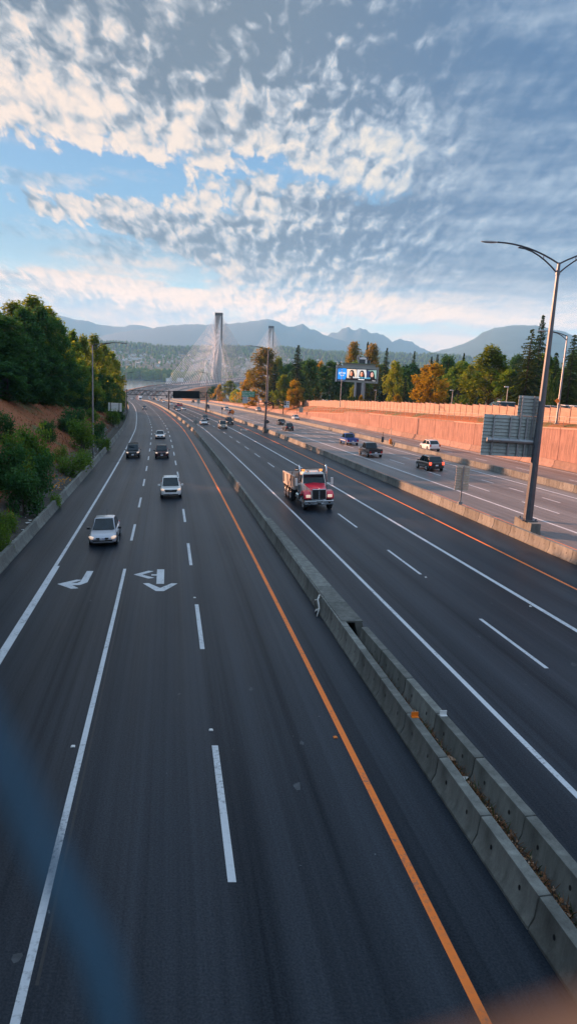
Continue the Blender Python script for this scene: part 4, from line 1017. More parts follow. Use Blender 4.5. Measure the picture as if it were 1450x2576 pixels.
    q = MB(); q.prism([(-gw*w, zl+.03), (gw*w, zl+.03), (gw*w*.82, zl-gh), (-gw*w*.82, zl-gh)], f-.10, f+.012); g = q.build('grille', M['grille'], t)
    q = MB(); q.tube([(-.07, f+.02, zl-gh*.35), (0, f+.022, zl-gh*.2), (.07, f+.02, zl-gh*.35)], .022, 6); q.build('badge', M['chrome'], t)
    q = MB(); q.prism([(-.72*w, .43), (.72*w, .43), (.66*w, .33), (-.66*w, .33)], f-.16, f+.004); q.build('air_intake', M['black'], t)
    q = MB(); q.box((0, f+.02, .50), (.32, .02, .16)); pl = q.build('license_plate', M['plate'], t)
    q = MB(); q.box((0, r-.01, .72 if kind != 'sedan' else .66), (.32, .02, .16)); q.build('license_plate', M['plate'], t)
    if rails:
        q = MB()
        for s in (-1, 1): q.tube([(s*wt*.92, y2-.1, z2+.03), (s*wt*.92, y2-.2, z2+.085), (s*wt*.92, y3+.15, z3+.085), (s*wt*.92, y3+.05, z3+.03)], .022, 6)
        if rails == 'rack':
            for y in (y2-.35, (y2+y3)/2, y3+.35): q.bar((-wt*.92, y, z2+.1), (wt*.92, y, z2+.1), .05)
        q.build('roof_rail', M['black'], t)
    if kind == 'pickup':
        q = MB()
        for s in (-1, 1): q.box((s*(w-.06), (r-.78)/2, 1.0), (.12, abs(r)-.80, .32))
        q.box((0, -.84, 1.0), (W_-.1, .10, .32)); q.build('bed_side', pm, t, bevel=.03)
        q = MB(); q.box((0, r+.05, .98), (W_-.04, .09, .46)); q.build('tailgate', pm, t, bevel=.03)
        q = MB(); q.box((0, r-.08, .54), (W_*.98, .20, .16)); q.build('rear_bumper', M['chrome'], t, bevel=.03)
        q = MB(); q.box((0, (r-.8)/2, .90), (W_-.26, abs(r)-.95, .06)); q.build('bed_floor', M['black'], t)
    else:
        q = MB(); q.box((0, r-.0, .40), (W_*.80, .08, .12)); q.build('rear_bumper', M['black'], t, bevel=.02)
    return t
def orient(o, x, y, away, yaw=0.0, lift=0.012):
    f_ = Vector((xt(y), 1, 0))
    if not away: f_ = -f_
    f_ = Matrix.Rotation(yaw, 3, 'Z') @ f_
    Z = NRM if y < 500 else Vector((0, 0, 1)); X = f_.cross(Z).normalized(); Y = Z.cross(X)
    z = zr(x, y)+lift
    o.matrix_world = Matrix(((X.x, Y.x, Z.x, x), (X.y, Y.y, Z.y, y), (X.z, Y.z, Z.z, z), (0, 0, 0, 1)))
def put(o, d, y, away=False, yaw=0.0): orient(o, xr(y)+d, y, away, yaw); return o
# near traffic, each car with its own shape
c = make_car('silver_sedan', 'silver sedan with lit headlights, nearest car, in the left turn lane', 'car', 'silver', 'sedan', 4.5, 1.72, 1.47, mirrors=P['black']); put(c, -10.75, 45.2)
q = MB(); q.tube([(-.1, -.55, 1.48), (-.1, -.95, 1.85)], .012, 5); q.build('antenna', M['black'], c)
text('LA 6S8', .12, (0, 2.285, .50), (PI/2, 0, PI), M['ink'], c, align='CENTER')
c = make_car('white_suv', 'white crossover with black lower bumper and lit headlights in the middle lane', 'car', 'white', 'suv', 4.55, 1.84, 1.68, rails=True, grille='big', lower='black'); put(c, -6.35, 64.6)
c = make_car('dark_suv', 'dark charcoal off roader with roof rack and lit headlights beside the left edge line', 'car', 'dark', 'suv', 4.5, 1.85, 1.80, rails='rack', grille='big'); put(c, -11.25, 101.0)
c = make_car('maroon_suv', 'dark maroon crossover beside the roof racked off roader', 'car', 'maroon', 'suv', 4.6, 1.86, 1.70, rails=True, grille='big'); put(c, -7.2, 100.6)
c = make_car('white_sedan', 'white sedan with a black grille behind the maroon crossover', 'car', 'white', 'sedan', 4.85, 1.84, 1.45, grille='big'); put(c, -7.35, 139)
c = make_car('white_coupe', 'low white sporty sedan in the truck roadway, beside the dark blue sedan', 'car', 'white', 'sedan', 4.6, 1.85, 1.36, lights=False, grille='small'); put(c, 4.9, 190)
c = make_car('dark_sedan', 'dark blue sedan behind the low white car and the beige wagon', 'car', 'dark', 'sedan', 4.7, 1.82, 1.46, lights=False); put(c, 7.6, 216)
c = make_car('beige_wagon', 'beige boxy wagon with lit headlights in the truck roadway', 'car', 'beige', 'suv', 4.6, 1.84, 1.85, rails=True, grille='big'); put(c, 7.9, 172)
c = make_car('black_wagon', 'black boxy off roader beside the beige wagon, next to the lamp barrier', 'car', 'black', 'suv', 4.7, 1.90, 1.84, lights=True, grille='big', rails='rack'); put(c, 11.7, 191)
c = make_car('small_dark_car', 'lone small dark car with a pale bonnet in the far left roadway', 'car', 'grey', 'suv', 4.3, 1.8, 1.6); put(c, -9.0, 318)
# the pickup roadway, driving away
c = make_car('blue_pickup', 'blue pickup truck with white stripe and chrome bumper driving away', 'pickup', 'blue', 'pickup', 5.8, 2.0, 1.92, lights=False); put(c, 25.2, 124, True)
q = MB(); q.box((0, .3, .78), (2.03, 3.6, .16)); q.build('side_stripe', P['white'], c, bevel=.02)
c = make_car('black_pickup', 'black pickup truck driving away behind the blue pickup', 'pickup', 'black', 'pickup', 5.8, 2.0, 1.95, lights=False); put(c, 22.7, 102.6, True)
c = make_car('black_suv', 'black crossover with lit tail lights, nearest vehicle driving away', 'car', 'black', 'suv', 4.85, 1.95, 1.72, lights=False, brake=True, rimm='chrome'); put(c, 25.0, 85.8, True)
c = make_car('white_crossover', 'white crossover driving away along the foot of the pink wall', 'car', 'white', 'suv', 4.6, 1.86, 1.70, lights=False, rails=True); put(c, 34.7, 112, True)
c = make_car('charcoal_sedan', 'charcoal hatchback driving away beside the black wagon with two plates', 'car', 'black', 'sedan', 4.6, 1.82, 1.48, lights=False); put(c, 25.3, 189.5, True)
c = make_car('black_hatchback', 'black crossover driving away close behind the charcoal hatchback', 'car', 'black', 'suv', 4.7, 1.9, 1.75, lights=False, rails=True); put(c, 22.0, 164, True)
c = make_car('pale_sedan', 'white sedan driving away under the shadowed sign on the pink wall', 'car', 'white', 'sedan', 4.7, 1.82, 1.45, lights=False); put(c, 35.3, 219, True)
c = make_car('maroon_crossover', 'maroon crossover driving away beside the orange diamond sign', 'car', 'maroon', 'suv', 4.6, 1.86, 1.7, lights=False); put(c, 21.4, 263, True)
c = make_car('white_hatchback', 'white crossover driving away just ahead of the maroon crossover', 'car', 'white', 'suv', 4.6, 1.86, 1.72, lights=False); put(c, 25.3, 305, True)
c = make_car('half_hidden_car', 'pale car half hidden behind the car pool lamp post', 'car', 'white', 'suv', 4.6, 1.86, 1.7, lights=False); put(c, 37.2, 296, True)
c = make_car('lone_car', 'white topped dark van driving away left of the gantry lamp', 'car', 'dark', 'suv', 4.7, 1.9, 1.85, lights=False); put(c, 17.8+2.6, 334, True)
# far traffic: small in the picture, copies of two plain shapes
def far_car(paint_, kind):
    t = thing('far_car', 'x', 'car'); q = MB(); q.mat(P[paint_]); L, w, H = (4.5, .9, 1.45) if kind == 's' else (4.7, .93, 1.75)
    b_ = .85 if kind == 's' else 1.0
    loft_body(q, [(L/2, .75*w, .62, .3), (L/2-.3, .95*w, b_-.12, .22), (L/2-1.1, w, b_, .2), (-L/2+.4, w, b_, .2), (-L/2, .85*w, b_-.08, .3)], .2); q.build('body', P[paint_], t, bevel=.04)
    q = MB(); A = [(-.86*w, L/2-1.0, b_-.03), (.86*w, L/2-1.0, b_-.03), (.86*w, -L/2+(.6 if kind == 's' else .1), b_-.03), (-.86*w, -L/2+(.6 if kind == 's' else .1), b_-.03)]; B = [(-.68*w, L/2-1.8, H), (.68*w, L/2-1.8, H), (.68*w, -L/2+(1.4 if kind == 's' else .5), H), (-.68*w, -L/2+(1.4 if kind == 's' else .5), H)]
    q.add(A+B, ((0, 1, 5, 4), (1, 2, 6, 5), (2, 3, 7, 6), (3, 0, 4, 7))); q.build('window', M['glass'], t)
    q = MB(); q.box((0, (B[0][1]+B[2][1])/2, H+.015), (1.40*w, B[0][1]-B[2][1]+.1, .05)); q.build('roof', P[paint_], t)
    for y in (L/2-.85, -L/2+.85):
        for s in (-1, 1): q = MB(); q.cyl((s*(w-.08), y, .33), (1, 0, 0), .33, .22, 12); q.build('wheel', M['rubber'], t)
    return t
protos = {}
def far(px, py, col, kind, label, away=False, group=None, Y=None):
    k_ = (col, kind)
    if k_ not in protos: protos[k_] = far_car(col, kind); o = protos[k_]
    else: o = copy_tree(protos[k_])
    # where this ray meets the road surface
    Yq = Y or 200
    if not Y:
        lo_, hi_ = 60, 1000
        for _ in range(50):
            mid_ = (lo_+hi_)/2; p = at(px, py, mid_)
            if p.z > zr(p.x, p.y): lo_ = mid_
            else: hi_ = mid_
        Yq = lo_
    p = at(px, py, Yq)
    if Yq > 985:        # up on the bridge
        s = (p.y-1032); z = bridge_z(s); lo_ = Yq; p.z = z
    tag(o, label, 'car', group); orient(o, p.x, p.y, away); o.location.z = p.z+.02 if Yq > 985 else o.location.z
    return o
def bridge_z(s): return ZC-39.6+.0083*s
# -- dump truck
def make_truck():
    t = thing('dump_truck', 'red and white dump truck with chrome exhaust stacks, lit headlights and a pale dump bed', 'truck')
    wt_, rd_ = M['truck_white'], M['truck_red']
    q = MB(); q.box((0, -1.2, .82), (.9, 8.3, .28)); q.build('chassis', M['black'], t)
    # bonnet: tapering box, red on top and white flanks
    q = MB(); q.mat(wt_)
    fr = [(-.62, 3.55, .95), (.62, 3.55, .95), (.62, 3.55, 1.62), (-.62, 3.55, 1.62)]; bk = [(-.86, 1.75, .95), (.86, 1.75, .95), (.90, 1.75, 1.98), (-.90, 1.75, 1.98)]
    q.add(fr+bk, ((3, 2, 1, 0), (4, 5, 6, 7), (0, 1, 5, 4), (1, 2, 6, 5), (3, 0, 4, 7)))
    q.mat(rd_); ct = [(0, 3.55, 1.70), (0, 1.75, 2.06)]
    q.add([fr[3], ct[0], fr[2], bk[2], ct[1], bk[3]], ((0, 1, 4, 5), (1, 2, 3, 4))); q.build('bonnet', None, t, bevel=.04)
    for s in (-1, 1):
        q = MB(); q.mat(rd_); pr = [(3.62, .95), (3.60, 1.28), (3.30, 1.52), (2.85, 1.58), (2.4, 1.46), (2.05, 1.05), (2.22, 1.02), (2.5, 1.22), (2.88, 1.30), (3.2, 1.18), (3.38, .92)]
        q.prism(pr, s*.66, s*1.22, 'x'); q.build('fender', None, t, bevel=.05)
        q = MB(); q.box((s*.88, 3.60, 1.18), (.40, .10, .24)); q.build('headlight', M['headlight'], t, bevel=.05)
        q = MB(); q.tube([(s*1.13, 1.30, .9), (s*1.13, 1.30, 3.05), (s*1.13, 1.22, 3.28), (s*1.13, 1.05, 3.40)], .085, 10); q.build('exhaust_stack', M['chrome'], t, smooth=True)
        q = MB(); q.bar((s*1.0, 1.95, 1.98), (s*1.42, 1.85, 2.0), .04); q.bar((s*1.0, 1.95, 1.90), (s*1.42, 1.85, 1.90), .04); q.box((s*1.50, 1.83, 2.12), (.18, .14, .62)); q.build('mirror', wt_, t, bevel=.03)
        q = MB(); q.cyl((s*.92, .75, .78), (0, 1, 0), .30, 1.3, 14); q.build('fuel_tank', M['chrome'], t)
        q = MB(); q.box((s*.95, 1.45, .55), (.35, .9, .08)); q.build('step', M['chrome'], t)
    # cab
    q = MB(); q.mat(wt_); lo_ = [(-1.0, 1.85, .95), (1.0, 1.85, .95), (1.0, .15, .95), (-1.0, .15, .95)]; mi = [(-1.0, 1.85, 1.95), (1.0, 1.85, 1.95), (1.0, .15, 1.95), (-1.0, .15, 1.95)]; tp = [(-.92, 1.50, 2.72), (.92, 1.50, 2.72), (.94, .15, 2.80), (-.94, .15, 2.80)]; tt = [(-.72, 1.28, 2.90), (.72, 1.28, 2.90), (.74, .25, 2.92), (-.74, .25, 2.92)]
    fs = []
    for i in range(3):
        for k_ in range(4): fs.append((i*4+k_, i*4+(k_+1) % 4, i*4+4+(k_+1) % 4, i*4+4+k_))
    q.add(lo_+mi+tp+tt, fs+[(12, 13, 14, 15), (3, 2, 1, 0)]); q.build('cab', None, t, bevel=.05)
    glasspane('windshield', [mi[1], mi[0], tp[0], tp[1]], t, .92, .02)
    for s, qd in ((1, [mi[2], mi[1], tp[1], tp[2]]), (-1, [mi[0], mi[3], tp[3], tp[0]])): glasspane('side_window', qd, t, .74, .02)
    q = MB(); q.box((0, 1.80, 2.74), (1.72, .30, .05)); q.build('sun_visor', M['chrome'], t)
    for s in (-1, 1):
        q = MB(); q.box((s*.74, 1.05, 2.98), (.22, .18, .17)); q.build('beacon', M['amber'], t, bevel=.03)
        q = MB(); q.tube([(s*.45, 1.2, 2.95), (s*.45, 1.6, 2.96)], (.03, .06), 8); q.build('horn', M['chrome'], t)
    q = MB()
    for x in (-.5, -.22, 0, .22, .5): q.tube([(x, 1.30, 2.88), (x, 1.36, 2.90)], .03, 6)
    q.build('marker_lamp', M['amber'], t)
    q = MB(); q.box((0, 3.58, 1.32), (1.14, .10, .86)); q.build('grille_surround', M['chrome'], t, bevel=.04)
    for s in (-1, 1): q = MB(); q.box((s*.285, 3.64, 1.31), (.46, .02, .74)); q.build('grille', M['grille'], t)
    q = MB(); q.tube([(0, 3.64, 1.66), (0, 3.68, 1.72), (0, 3.6, 1.78)], .05, 8); q.build('emblem', M['chrome'], t)
    q = MB(); q.prism([(-1.2, .48), (1.2, .48), (1.2, .84), (-1.2, .84)], 3.50, 3.74); q.build('bumper', M['chrome'], t, bevel=.05)
    for bx, bz, bw, bh in ((0, .74, .5, .09), (0, .58, .3, .15), (-.82, .66, .16, .1), (.82, .66, .16, .1)): q = MB(); q.box((bx, 3.75, bz), (bw, .02, bh)); q.build('bumper_opening', M['black'], t)
    # dump bed, open at the top
    bm_ = M['bed_steel']
    def plate(pts, th, name, mt):
        q = MB(); n_ = (Vector(pts[1])-Vector(pts[0])).cross(Vector(pts[2])-Vector(pts[0])).normalized()*th; k_ = len(pts)
        q.add([Vector(p) for p in pts]+[Vector(p)+n_ for p in pts], [tuple(range(k_-1, -1, -1)), tuple(range(k_, 2*k_))]+[(i, (i+1) % k_, k_+(i+1) % k_, k_+i) for i in range(k_)]); return q.build(name, mt, t, bevel=.02, seg=1)
    yb0, yb1 = -.15, -5.2
    for s in (-1, 1):
        plate([(s*1.18, yb0, 1.25), (s*1.18, yb1, 1.25), (s*1.22, yb1, 2.18), (s*1.22, yb0, 2.30)], .06, 'bed_side', bm_)
        q = MB(); q.bar((s*1.22, yb0+.1, 2.30), (s*1.22, yb1-.1, 2.19), .13); q.bar((s*1.22, yb0, 1.24), (s*1.20, yb1, 1.24), .14)
        for y in (-.2, -1.8, -3.4, -5.1): q.bar((s*1.21, y, 1.25), (s*1.24, y, 2.22), .12)
        q.build('bed_rib', bm_, t, bevel=.015, seg=1)
    plate([(-1.2, yb0, 1.2), (1.2, yb0, 1.2), (1.2, yb0+.1, 2.6), (-1.2, yb0+.1, 2.6)], .06, 'bulkhead', bm_)
    plate([(-1.2, yb1, 1.2), (1.2, yb1, 1.2), (1.2, yb1-.1, 2.15), (-1.2, yb1-.1, 2.15)], .06, 'tailgate', bm_)
    plate([(-1.2, yb0, 1.24), (1.2, yb0, 1.24), (1.2, yb1, 1.24), (-1.2, yb1, 1.24)], .06, 'bed_floor', M['dark_steel'])
    plate([(-1.15, .45, 2.98), (1.15, .45, 2.98), (1.15, -.5, 2.92), (-1.15, -.5, 2.92)], .05, 'cab_guard', M['sign_back'])
    q = MB(); q.cyl((0, -.3, 2.90), (1, 0, 0), .11, 2.3, 10); q.build('tarp_roll', M['black'], t)
    q = MB(); q.tube([(-1.32, -2.9, 1.1), (-1.32, -.6, 2.7)], .03, 6); q.tube([(1.32, -2.9, 1.1), (1.32, -.6, 2.7)], .03, 6); q.build('tarp_arm', M['dark_steel'], t)
    for s in (-1, 1):
        wheel(t, s*1.02, 2.86, .52, .32); 
        for y in (-2.2, -3.4, -4.6): wheel(t, s*.98, y, .52, .46)
        q = MB(); q.prism([(-1.4, .8), (-1.4, 1.12), (-5.35, 1.12), (-5.35, .5), (-5.25, .5), (-5.25, 1.08), (-1.45, 1.08), (-1.45, .8)], s*.72, s*1.16, 'x'); q.build('mudguard', M['black'], t)
    q = MB(); q.tube([(-.95, 1.2, 2.9), (-1.0, 1.1, 4.0)], .012, 4); q.tube([(1.3, 1.9, 2.4), (1.32, 1.8, 3.4)], .012, 4); q.build('antenna', M['black'], t)
    return t
tr = make_truck(); tr.scale = (1, 1, 1); orient(tr, 1.72, 59.9, False, rad(1.5))
far_list = [
 (462, 1030.5, 'white', 's', 'white sedan right of the tight pair of cars past the gantry post'),
 (448, 1033, 'silver', 's', 'pale sedan leading the tight cluster of cars past the gantry post'),
 (442.5, 1029, 'dark', 'v', 'dark vehicle at the left of the tight cluster past the gantry post'),
 (448, 1022, 'red', 'v', 'red vehicle at the back of the cluster past the gantry post'),
 (455, 1021.5, 'red', 's', 'red car behind the white sedan past the gantry post'),
 (430.5, 1018.5, 'white', 's', 'white car just right of the middle gantry leg'),
 (411.5, 1012.5, 'white', 's', 'white car left of the middle gantry leg, ahead of the group'),
 (397.5, 1008, 'white', 'v', 'white van like car in the middle of the far oncoming group'),
 (387, 1006, 'dark', 'v', 'dark car at the left of the far oncoming group'),
 (406, 1007, 'dark', 'v', 'dark car at the right of the far oncoming group'),
 (375, 1002.5, 'white', 'v', 'white car beyond the far oncoming group, near the long white truck'),
 (395, 999, 'grey', 's', 'grey car far beyond the group, under the gantry truss'),
 (331.5, 1004.5, 'white', 's', 'white car emerging beside the trees at the far end of the left roadway'),
 (336, 1002.5, 'grey', 's', 'grey car half behind the white one at the far end of the left roadway'),
 (419.5, 1000.5, 'black', 'v', 'small black car driving away under the truss, nearer the middle leg'),
 (430.5, 1002.2, 'black', 'v', 'small black car driving away under the truss, right of its twin'),
 (463, 1002.6, 'black', 'v', 'small black car driving away below the unlit message board'),
 (502, 1007, 'maroon', 'v', 'dark van driving away behind the pale sign back'),
 (485.5, 1012.4, 'black', 's', 'black car driving away left of the pale sign back'),
 (521, 1010.6, 'silver', 's', 'silver car driving away beside the gantry lamp')]
for px, py, col, kd, lb in far_list: far(px, py, col, kd, lb, away='driving away' in lb)
# box truck far down the left roadway
t = thing('box_truck', 'white box truck far off under the left end of the gantry truss', 'truck'); q = MB(); q.box((0, -1.2, 2.1), (2.5, 6.2, 2.6)); q.build('cargo_box', P['white'], t, bevel=.04); q = MB(); q.box((0, 2.8, 1.5), (2.3, 1.7, 2.0)); q.build('cab', P['white'], t, bevel=.1); q = MB(); q.box((0, 3.66, 1.9), (2.0, .05, .8)); q.build('windshield', M['glass'], t)
for s in (-1, 1):
    for y in (2.6, -2.8): q = MB(); q.cyl((s*1.05, y, .5), (1, 0, 0), .5, .3, 12); q.build('wheel', M['rubber'], t)
p = at(352.5, 999, 560); orient(t, p.x, 560, False)
bridge_cars = [(409, 969, 'white', 's', 980), (420, 968.5, 'grey', 's', 995), (435.6, 966.3, 'white', 's', 1040), (458.7, 965.8, 'white', 'v', 1060), (474, 971.5, 'dark', 's', 1000), (455, 974.5, 'white', 's', 960), (435.6, 976.8, 'grey', 's', 930), (418.7, 980, 'dark', 's', 890), (427, 980, 'white', 's', 895), (479, 975.5, 'silver', 's', 960), (504, 965, 'grey', 's', 1090), (389, 980, 'white', 'v', 870), (357, 980, 'white', 's', 850), (520, 965.5, 'red', 's', 1100), (560, 957.5, 'white', 's', 1200), (600, 950, 'dark', 's', 1380)]
# ------------------------------------------------------------------ cable bridge
AX0 = Vector((-159.5, 1032.0, 0)); AXD = Vector((.149, .9888, 0)); AXN = Vector((.9888, -.149, 0))
def bp(s, lat, z=0): return AX0+AXD*s+AXN*lat+Vector((0, 0, bridge_z(s)+z))
bridge = thing('cable_stayed_bridge', 'long cable stayed bridge with two dark single mast towers and white cables over the river', 'bridge', (0, 0, 0))
M['cable'] = plain('cable_white', (.76, .76, .74), .45, 0, .04)
M['tower'] = concrete('tower_concrete', (.24, .24, .235))
for lat in (-14.2, 14.2):
    q = MB(); sec = [(-12.2, 0), (12.2, 0), (12.2, -1.0), (9.5, -2.6), (-9.5, -2.6), (-12.2, -1.0)]
    ss = list(range(-75, 1201, 75)); n_ = len(sec)
    q.add([bp(s, lat+x, z-.05) for s in ss for x, z in sec], [(i*n_+k_, i*n_+(k_+1) % n_, (i+1)*n_+(k_+1) % n_, (i+1)*n_+k_) for i in range(len(ss)-1) for k_ in range(n_)]+[tuple(range(n_-1, -1, -1))])
    q.build('deck', M['deck_concrete'], bridge)
    q = MB(); q.add([bp(s, lat+x, .02) for s in ss for x in (-11.4, 11.4)], [(2*i, 2*i+1, 2*i+3, 2*i+2) for i in range(len(ss)-1)]); q.build('deck_surface', plain('bridge_asphalt', (.11, .115, .125), .7, 0, .1, .2), bridge)
    for x in (-11.9, 11.9):
        q = MB(); q.bar(bp(-75, lat+x, .45), bp(1200, lat+x, .45), .35, .95); q.build('parapet', M['deck_concrete'], bridge)
    q = MB()
    for x in (-3.7, 0, 3.7):
        s = -70
        while s < 600: q.add([bp(s, lat+x-.12, .05), bp(s, lat+x+.12, .05), bp(s+5, lat+x+.12, .05), bp(s+5, lat+x-.12, .05)], ((0, 1, 2, 3),)); s += 13
    q.build('lane_marking', M['white_paint'], bridge)
TW = []
for s0, ztop in ((190, 121), (660, 121)):
    q = MB(); b0 = bp(s0, 0); zt_ = ZC+ (at(551, 787, b0.y).z-ZC if s0 == 190 else at(682, 820, b0.y).z-ZC)
    H = zt_; hw0, hw1 = 6.2, 5.4
    lo_ = [(-hw0, -5), (hw0, -5), (hw0, 5), (-hw0, 5)]; hi_ = [(-hw1, -4), (hw1, -4), (hw1, 4), (-hw1, 4)]
    q.add([Vector((b0.x, b0.y, ZC-84))+AXN*x+AXD*y for x, y in lo_]+[Vector((b0.x, b0.y, H))+AXN*x+AXD*y for x, y in hi_], ((3, 2, 1, 0), (4, 5, 6, 7), (0, 1, 5, 4), (1, 2, 6, 5), (2, 3, 7, 6), (3, 0, 4, 7)))
    q.build('tower', M['tower'], bridge)
    # stepped anchor boxes down both narrow edges
    q = MB(); q.box(Vector((b0.x, b0.y, H-2.0)), (12.2, 9.5, 4.4))
    for i in range(17):
        for sg in (-1, 1): q.box(Vector((b0.x, b0.y, H-6-i*2.3))+AXN*sg*5.9, (1.1, 5.0, 1.2))
    q.build('anchor_head', M['dark_steel'], bridge); TW.append((s0, H))
nc_ = 0; tail_mb = MB()
order = []
for ti, (s0, H) in enumerate(TW):
    for dirn in ((-1, 1) if ti == 0 else (-1, 1)):
        for pl_i, lat in enumerate((-26.0, -2.6, 2.6, 26.0)):
            for i in range(18):
                ln = 22+i*(9.9 if (ti == 0 and dirn < 0) else 11.9)
                order.append((ti, dirn, pl_i, i, s0+dirn*ln, lat, H-5.5-(17-i)*2.35, s0))
big100 = [o for o in order if o[0] == 0 and o[2] in (0, 3)]+[o for o in order if o[0] == 0 and o[2] == 1 and o[1] < 0]+[o for o in order if o[0] == 0 and o[2] == 2 and o[1] < 0]
for k_, o in enumerate(big100[:100]+[x for x in order if x not in big100[:100]]):
    ti, dirn, pi_, i, s, lat, zt_, s0 = o
    a = bp(s, lat, .2); tw = bp(s0, 0); b2 = Vector((tw.x, tw.y, zt_))+AXN*(4.6 if lat > 0 else -4.6)*(1 if abs(lat) > 5 else .7)+AXD*dirn*4.0
    q = MB() if k_ < 100 else tail_mb
    q.tube((a, b2), (.21 if k_ < 100 else .08) if ti == 0 else .17, 5, caps=False)
    if k_ < 100: q.build('cable', M['cable'], bridge)
tag(tail_mb.build('cable', M['cable'], bridge), None, None, None, 'stuff')
for s in (-70, 0, 190, 660, 850):
    q = MB()
    for lat in (-14, 14): q.tube([bp(s, lat, -48), bp(s, lat, -2.5)], 2.2, 10)
    pa, pb = bp(s, -22, -4.0), bp(s, 22, -4.0); q.bar(pa, pb, 3, 2.4); q.build('pier', M['dark_concrete'], bridge)
for i, s in enumerate(range(-60, 400, 46)):
    for lat in (-13.2,):
        lamp(bp(s, lat+13.0, 0), 11, [(AXN, 2.5, .3), (-AXN, 2.5, .3)], 'distant lamp post in the middle of the bridge deck', .16, .1, flange=False, group='lamp posts along the bridge')
lab = {(409, 969): 'white car leftmost on the bridge deck', (504, 965): 'grey car among the first cables of the near fan'}
for px, py, col, kd, Y in bridge_cars:
    if Y < 985: far(px, py, col, kd, '%s car on the bridge approach above the gantry truss' % col, Y=Y, group='cars on the bridge approach')
    else: far(px, py, col, kd, '%s car among the cables on the bridge deck' % col, Y=Y, group='cars on the bridge deck')

# ------------------------------------------------------------------ far shore: hills, houses, forest
def far_h(x, y):
    h = tab([(2300, -80), (2420, -74), (2700, -62), (3000, -38), (3400, -12), (3800, 14), (4200, 44), (4600, 66), (5200, 74), (6000, 60)])(y)
    lift = 1+.45*sm(-300, 2600, x)*sm(3300, 4600, y)
    h2 = h*lift if h > 0 else h
    return ZC+h2+(9*math.sin(x*.0021+1)+7*math.sin(x*.0057+y*.002)+3*math.sin(x*.013+2))*sm(2900, 4200, y)
hm = MB(); hx = [-5200+130*i for i in range(90)]; hy = [2320+60*i for i in range(62)]
hm.v = [(x, y, far_h(x, y)) for y in hy for x in hx]; k_ = len(hx)
hm.f = [(i*k_+j, i*k_+j+1, (i+1)*k_+j+1, (i+1)*k_+j) for i in range(len(hy)-1) for j in range(k_-1)]; hm.m = [0]*len(hm.f)
M['hill'] = plain('forest_floor', (.030, .055, .035), .95, 0, .4, .006)
struct(hm, 'hills', M['hill'], smooth=True)
rr = random.Random(21)
fm = MB()
def far_tree(x, y, z, h, kind):
    if kind == 'c':
        fm.mat(LEAF['spruce']); r = h*rr.uniform(.16, .24); n_ = 5; a0 = rr.random()*6
        for lv in range(2):
            zb_ = z+h*(.02+.38*lv); zt_ = z+h*(.72 if lv == 0 else 1); r2 = r*(1-.42*lv)
            fm.add([(x+r2*math.cos(a0+k_*2*PI/n_), y+r2*math.sin(a0+k_*2*PI/n_), zb_+rr.uniform(0, .1)*h) for k_ in range(n_)]+[(x+rr.uniform(-.2, .2), y, zt_)], [(k_, (k_+1) % n_, n_) for k_ in range(n_)])
    else:
        fm.mat(LEAF['lime'] if kind == 'l' else LEAF['green']); r = h*rr.uniform(.28, .42); a0 = rr.random()*6; n_ = 6
        ring = lambda f, rr_: [(x+r*rr_*rr.uniform(.75, 1.2)*math.cos(a0+k_*2*PI/n_), y+r*rr_*rr.uniform(.75, 1.2)*math.sin(a0+k_*2*PI/n_), z+h*(f+rr.uniform(-.06, .06))) for k_ in range(n_)]
        fm.add(ring(.05, .6)+ring(.45, 1)+ring(.8, .72)+[(x, y, z+h)], [(k_, (k_+1) % n_, 6+(k_+1) % n_, 6+k_) for k_ in range(6)]+[(6+k_, 6+(k_+1) % n_, 12+(k_+1) % n_, 12+k_) for k_ in range(6)]+[(12+k_, 12+(k_+1) % n_, 18) for k_ in range(6)])
hs = []
for i in range(170):
    while True:
        y = rr.uniform(2640, 3750); x = rr.uniform(-1050, 250) if i < 130 else rr.uniform(250, 900)
        if all((x-a)**2+(y-b2)**2 > 26**2 for a, b2 in hs): break
    hs.append((x, y))
def near_house(x, y):        # keep the sight line from the road open in front of a house
    for a, b2 in hs:
        if abs(x-a*y/b2) < 11 and -8 < b2-y < 55: return True
    return False
for i in range(15000):
    y = rr.choice([rr.uniform(2480, 4300), rr.uniform(3500, 4700), rr.uniform(4100, 4750)]); x = (rr.uniform(-.55, .75))*y
    if near_house(x, y): continue
    hi_ = y > 3700; h = rr.uniform(13, 27) if hi_ else rr.uniform(8, 19)
    far_tree(x, y, far_h(x, y)-1, h, 'c' if rr.random() < (.72 if hi_ else .4) else 'd')
for i in range(620):
    y = rr.uniform(2335, 2470); x = rr.uniform(-900, 700); far_tree(x, y, far_h(x, y)-1, rr.uniform(20, 38)*(1 if x < -260 else .7), rr.choice('lddl'))
o = fm.build('forest'); tag(o, 'hazy forest of conifers and broadleaf trees covering the far shore and hills', 'forest', None, 'stuff')
HM = [plain('house_white', (.70, .70, .68), .7, 0, .05), plain('house_grey', (.42, .43, .44), .7, 0, .05), plain('house_tan', (.45, .36, .28), .7, 0, .05)]
RM = [plain('roof_grey', (.20, .20, .21), .8, 0, .1), plain('roof_brown', (.22, .15, .11), .8, 0, .1), plain('roof_pale', (.55, .54, .52), .8, 0, .1)]
hp = []
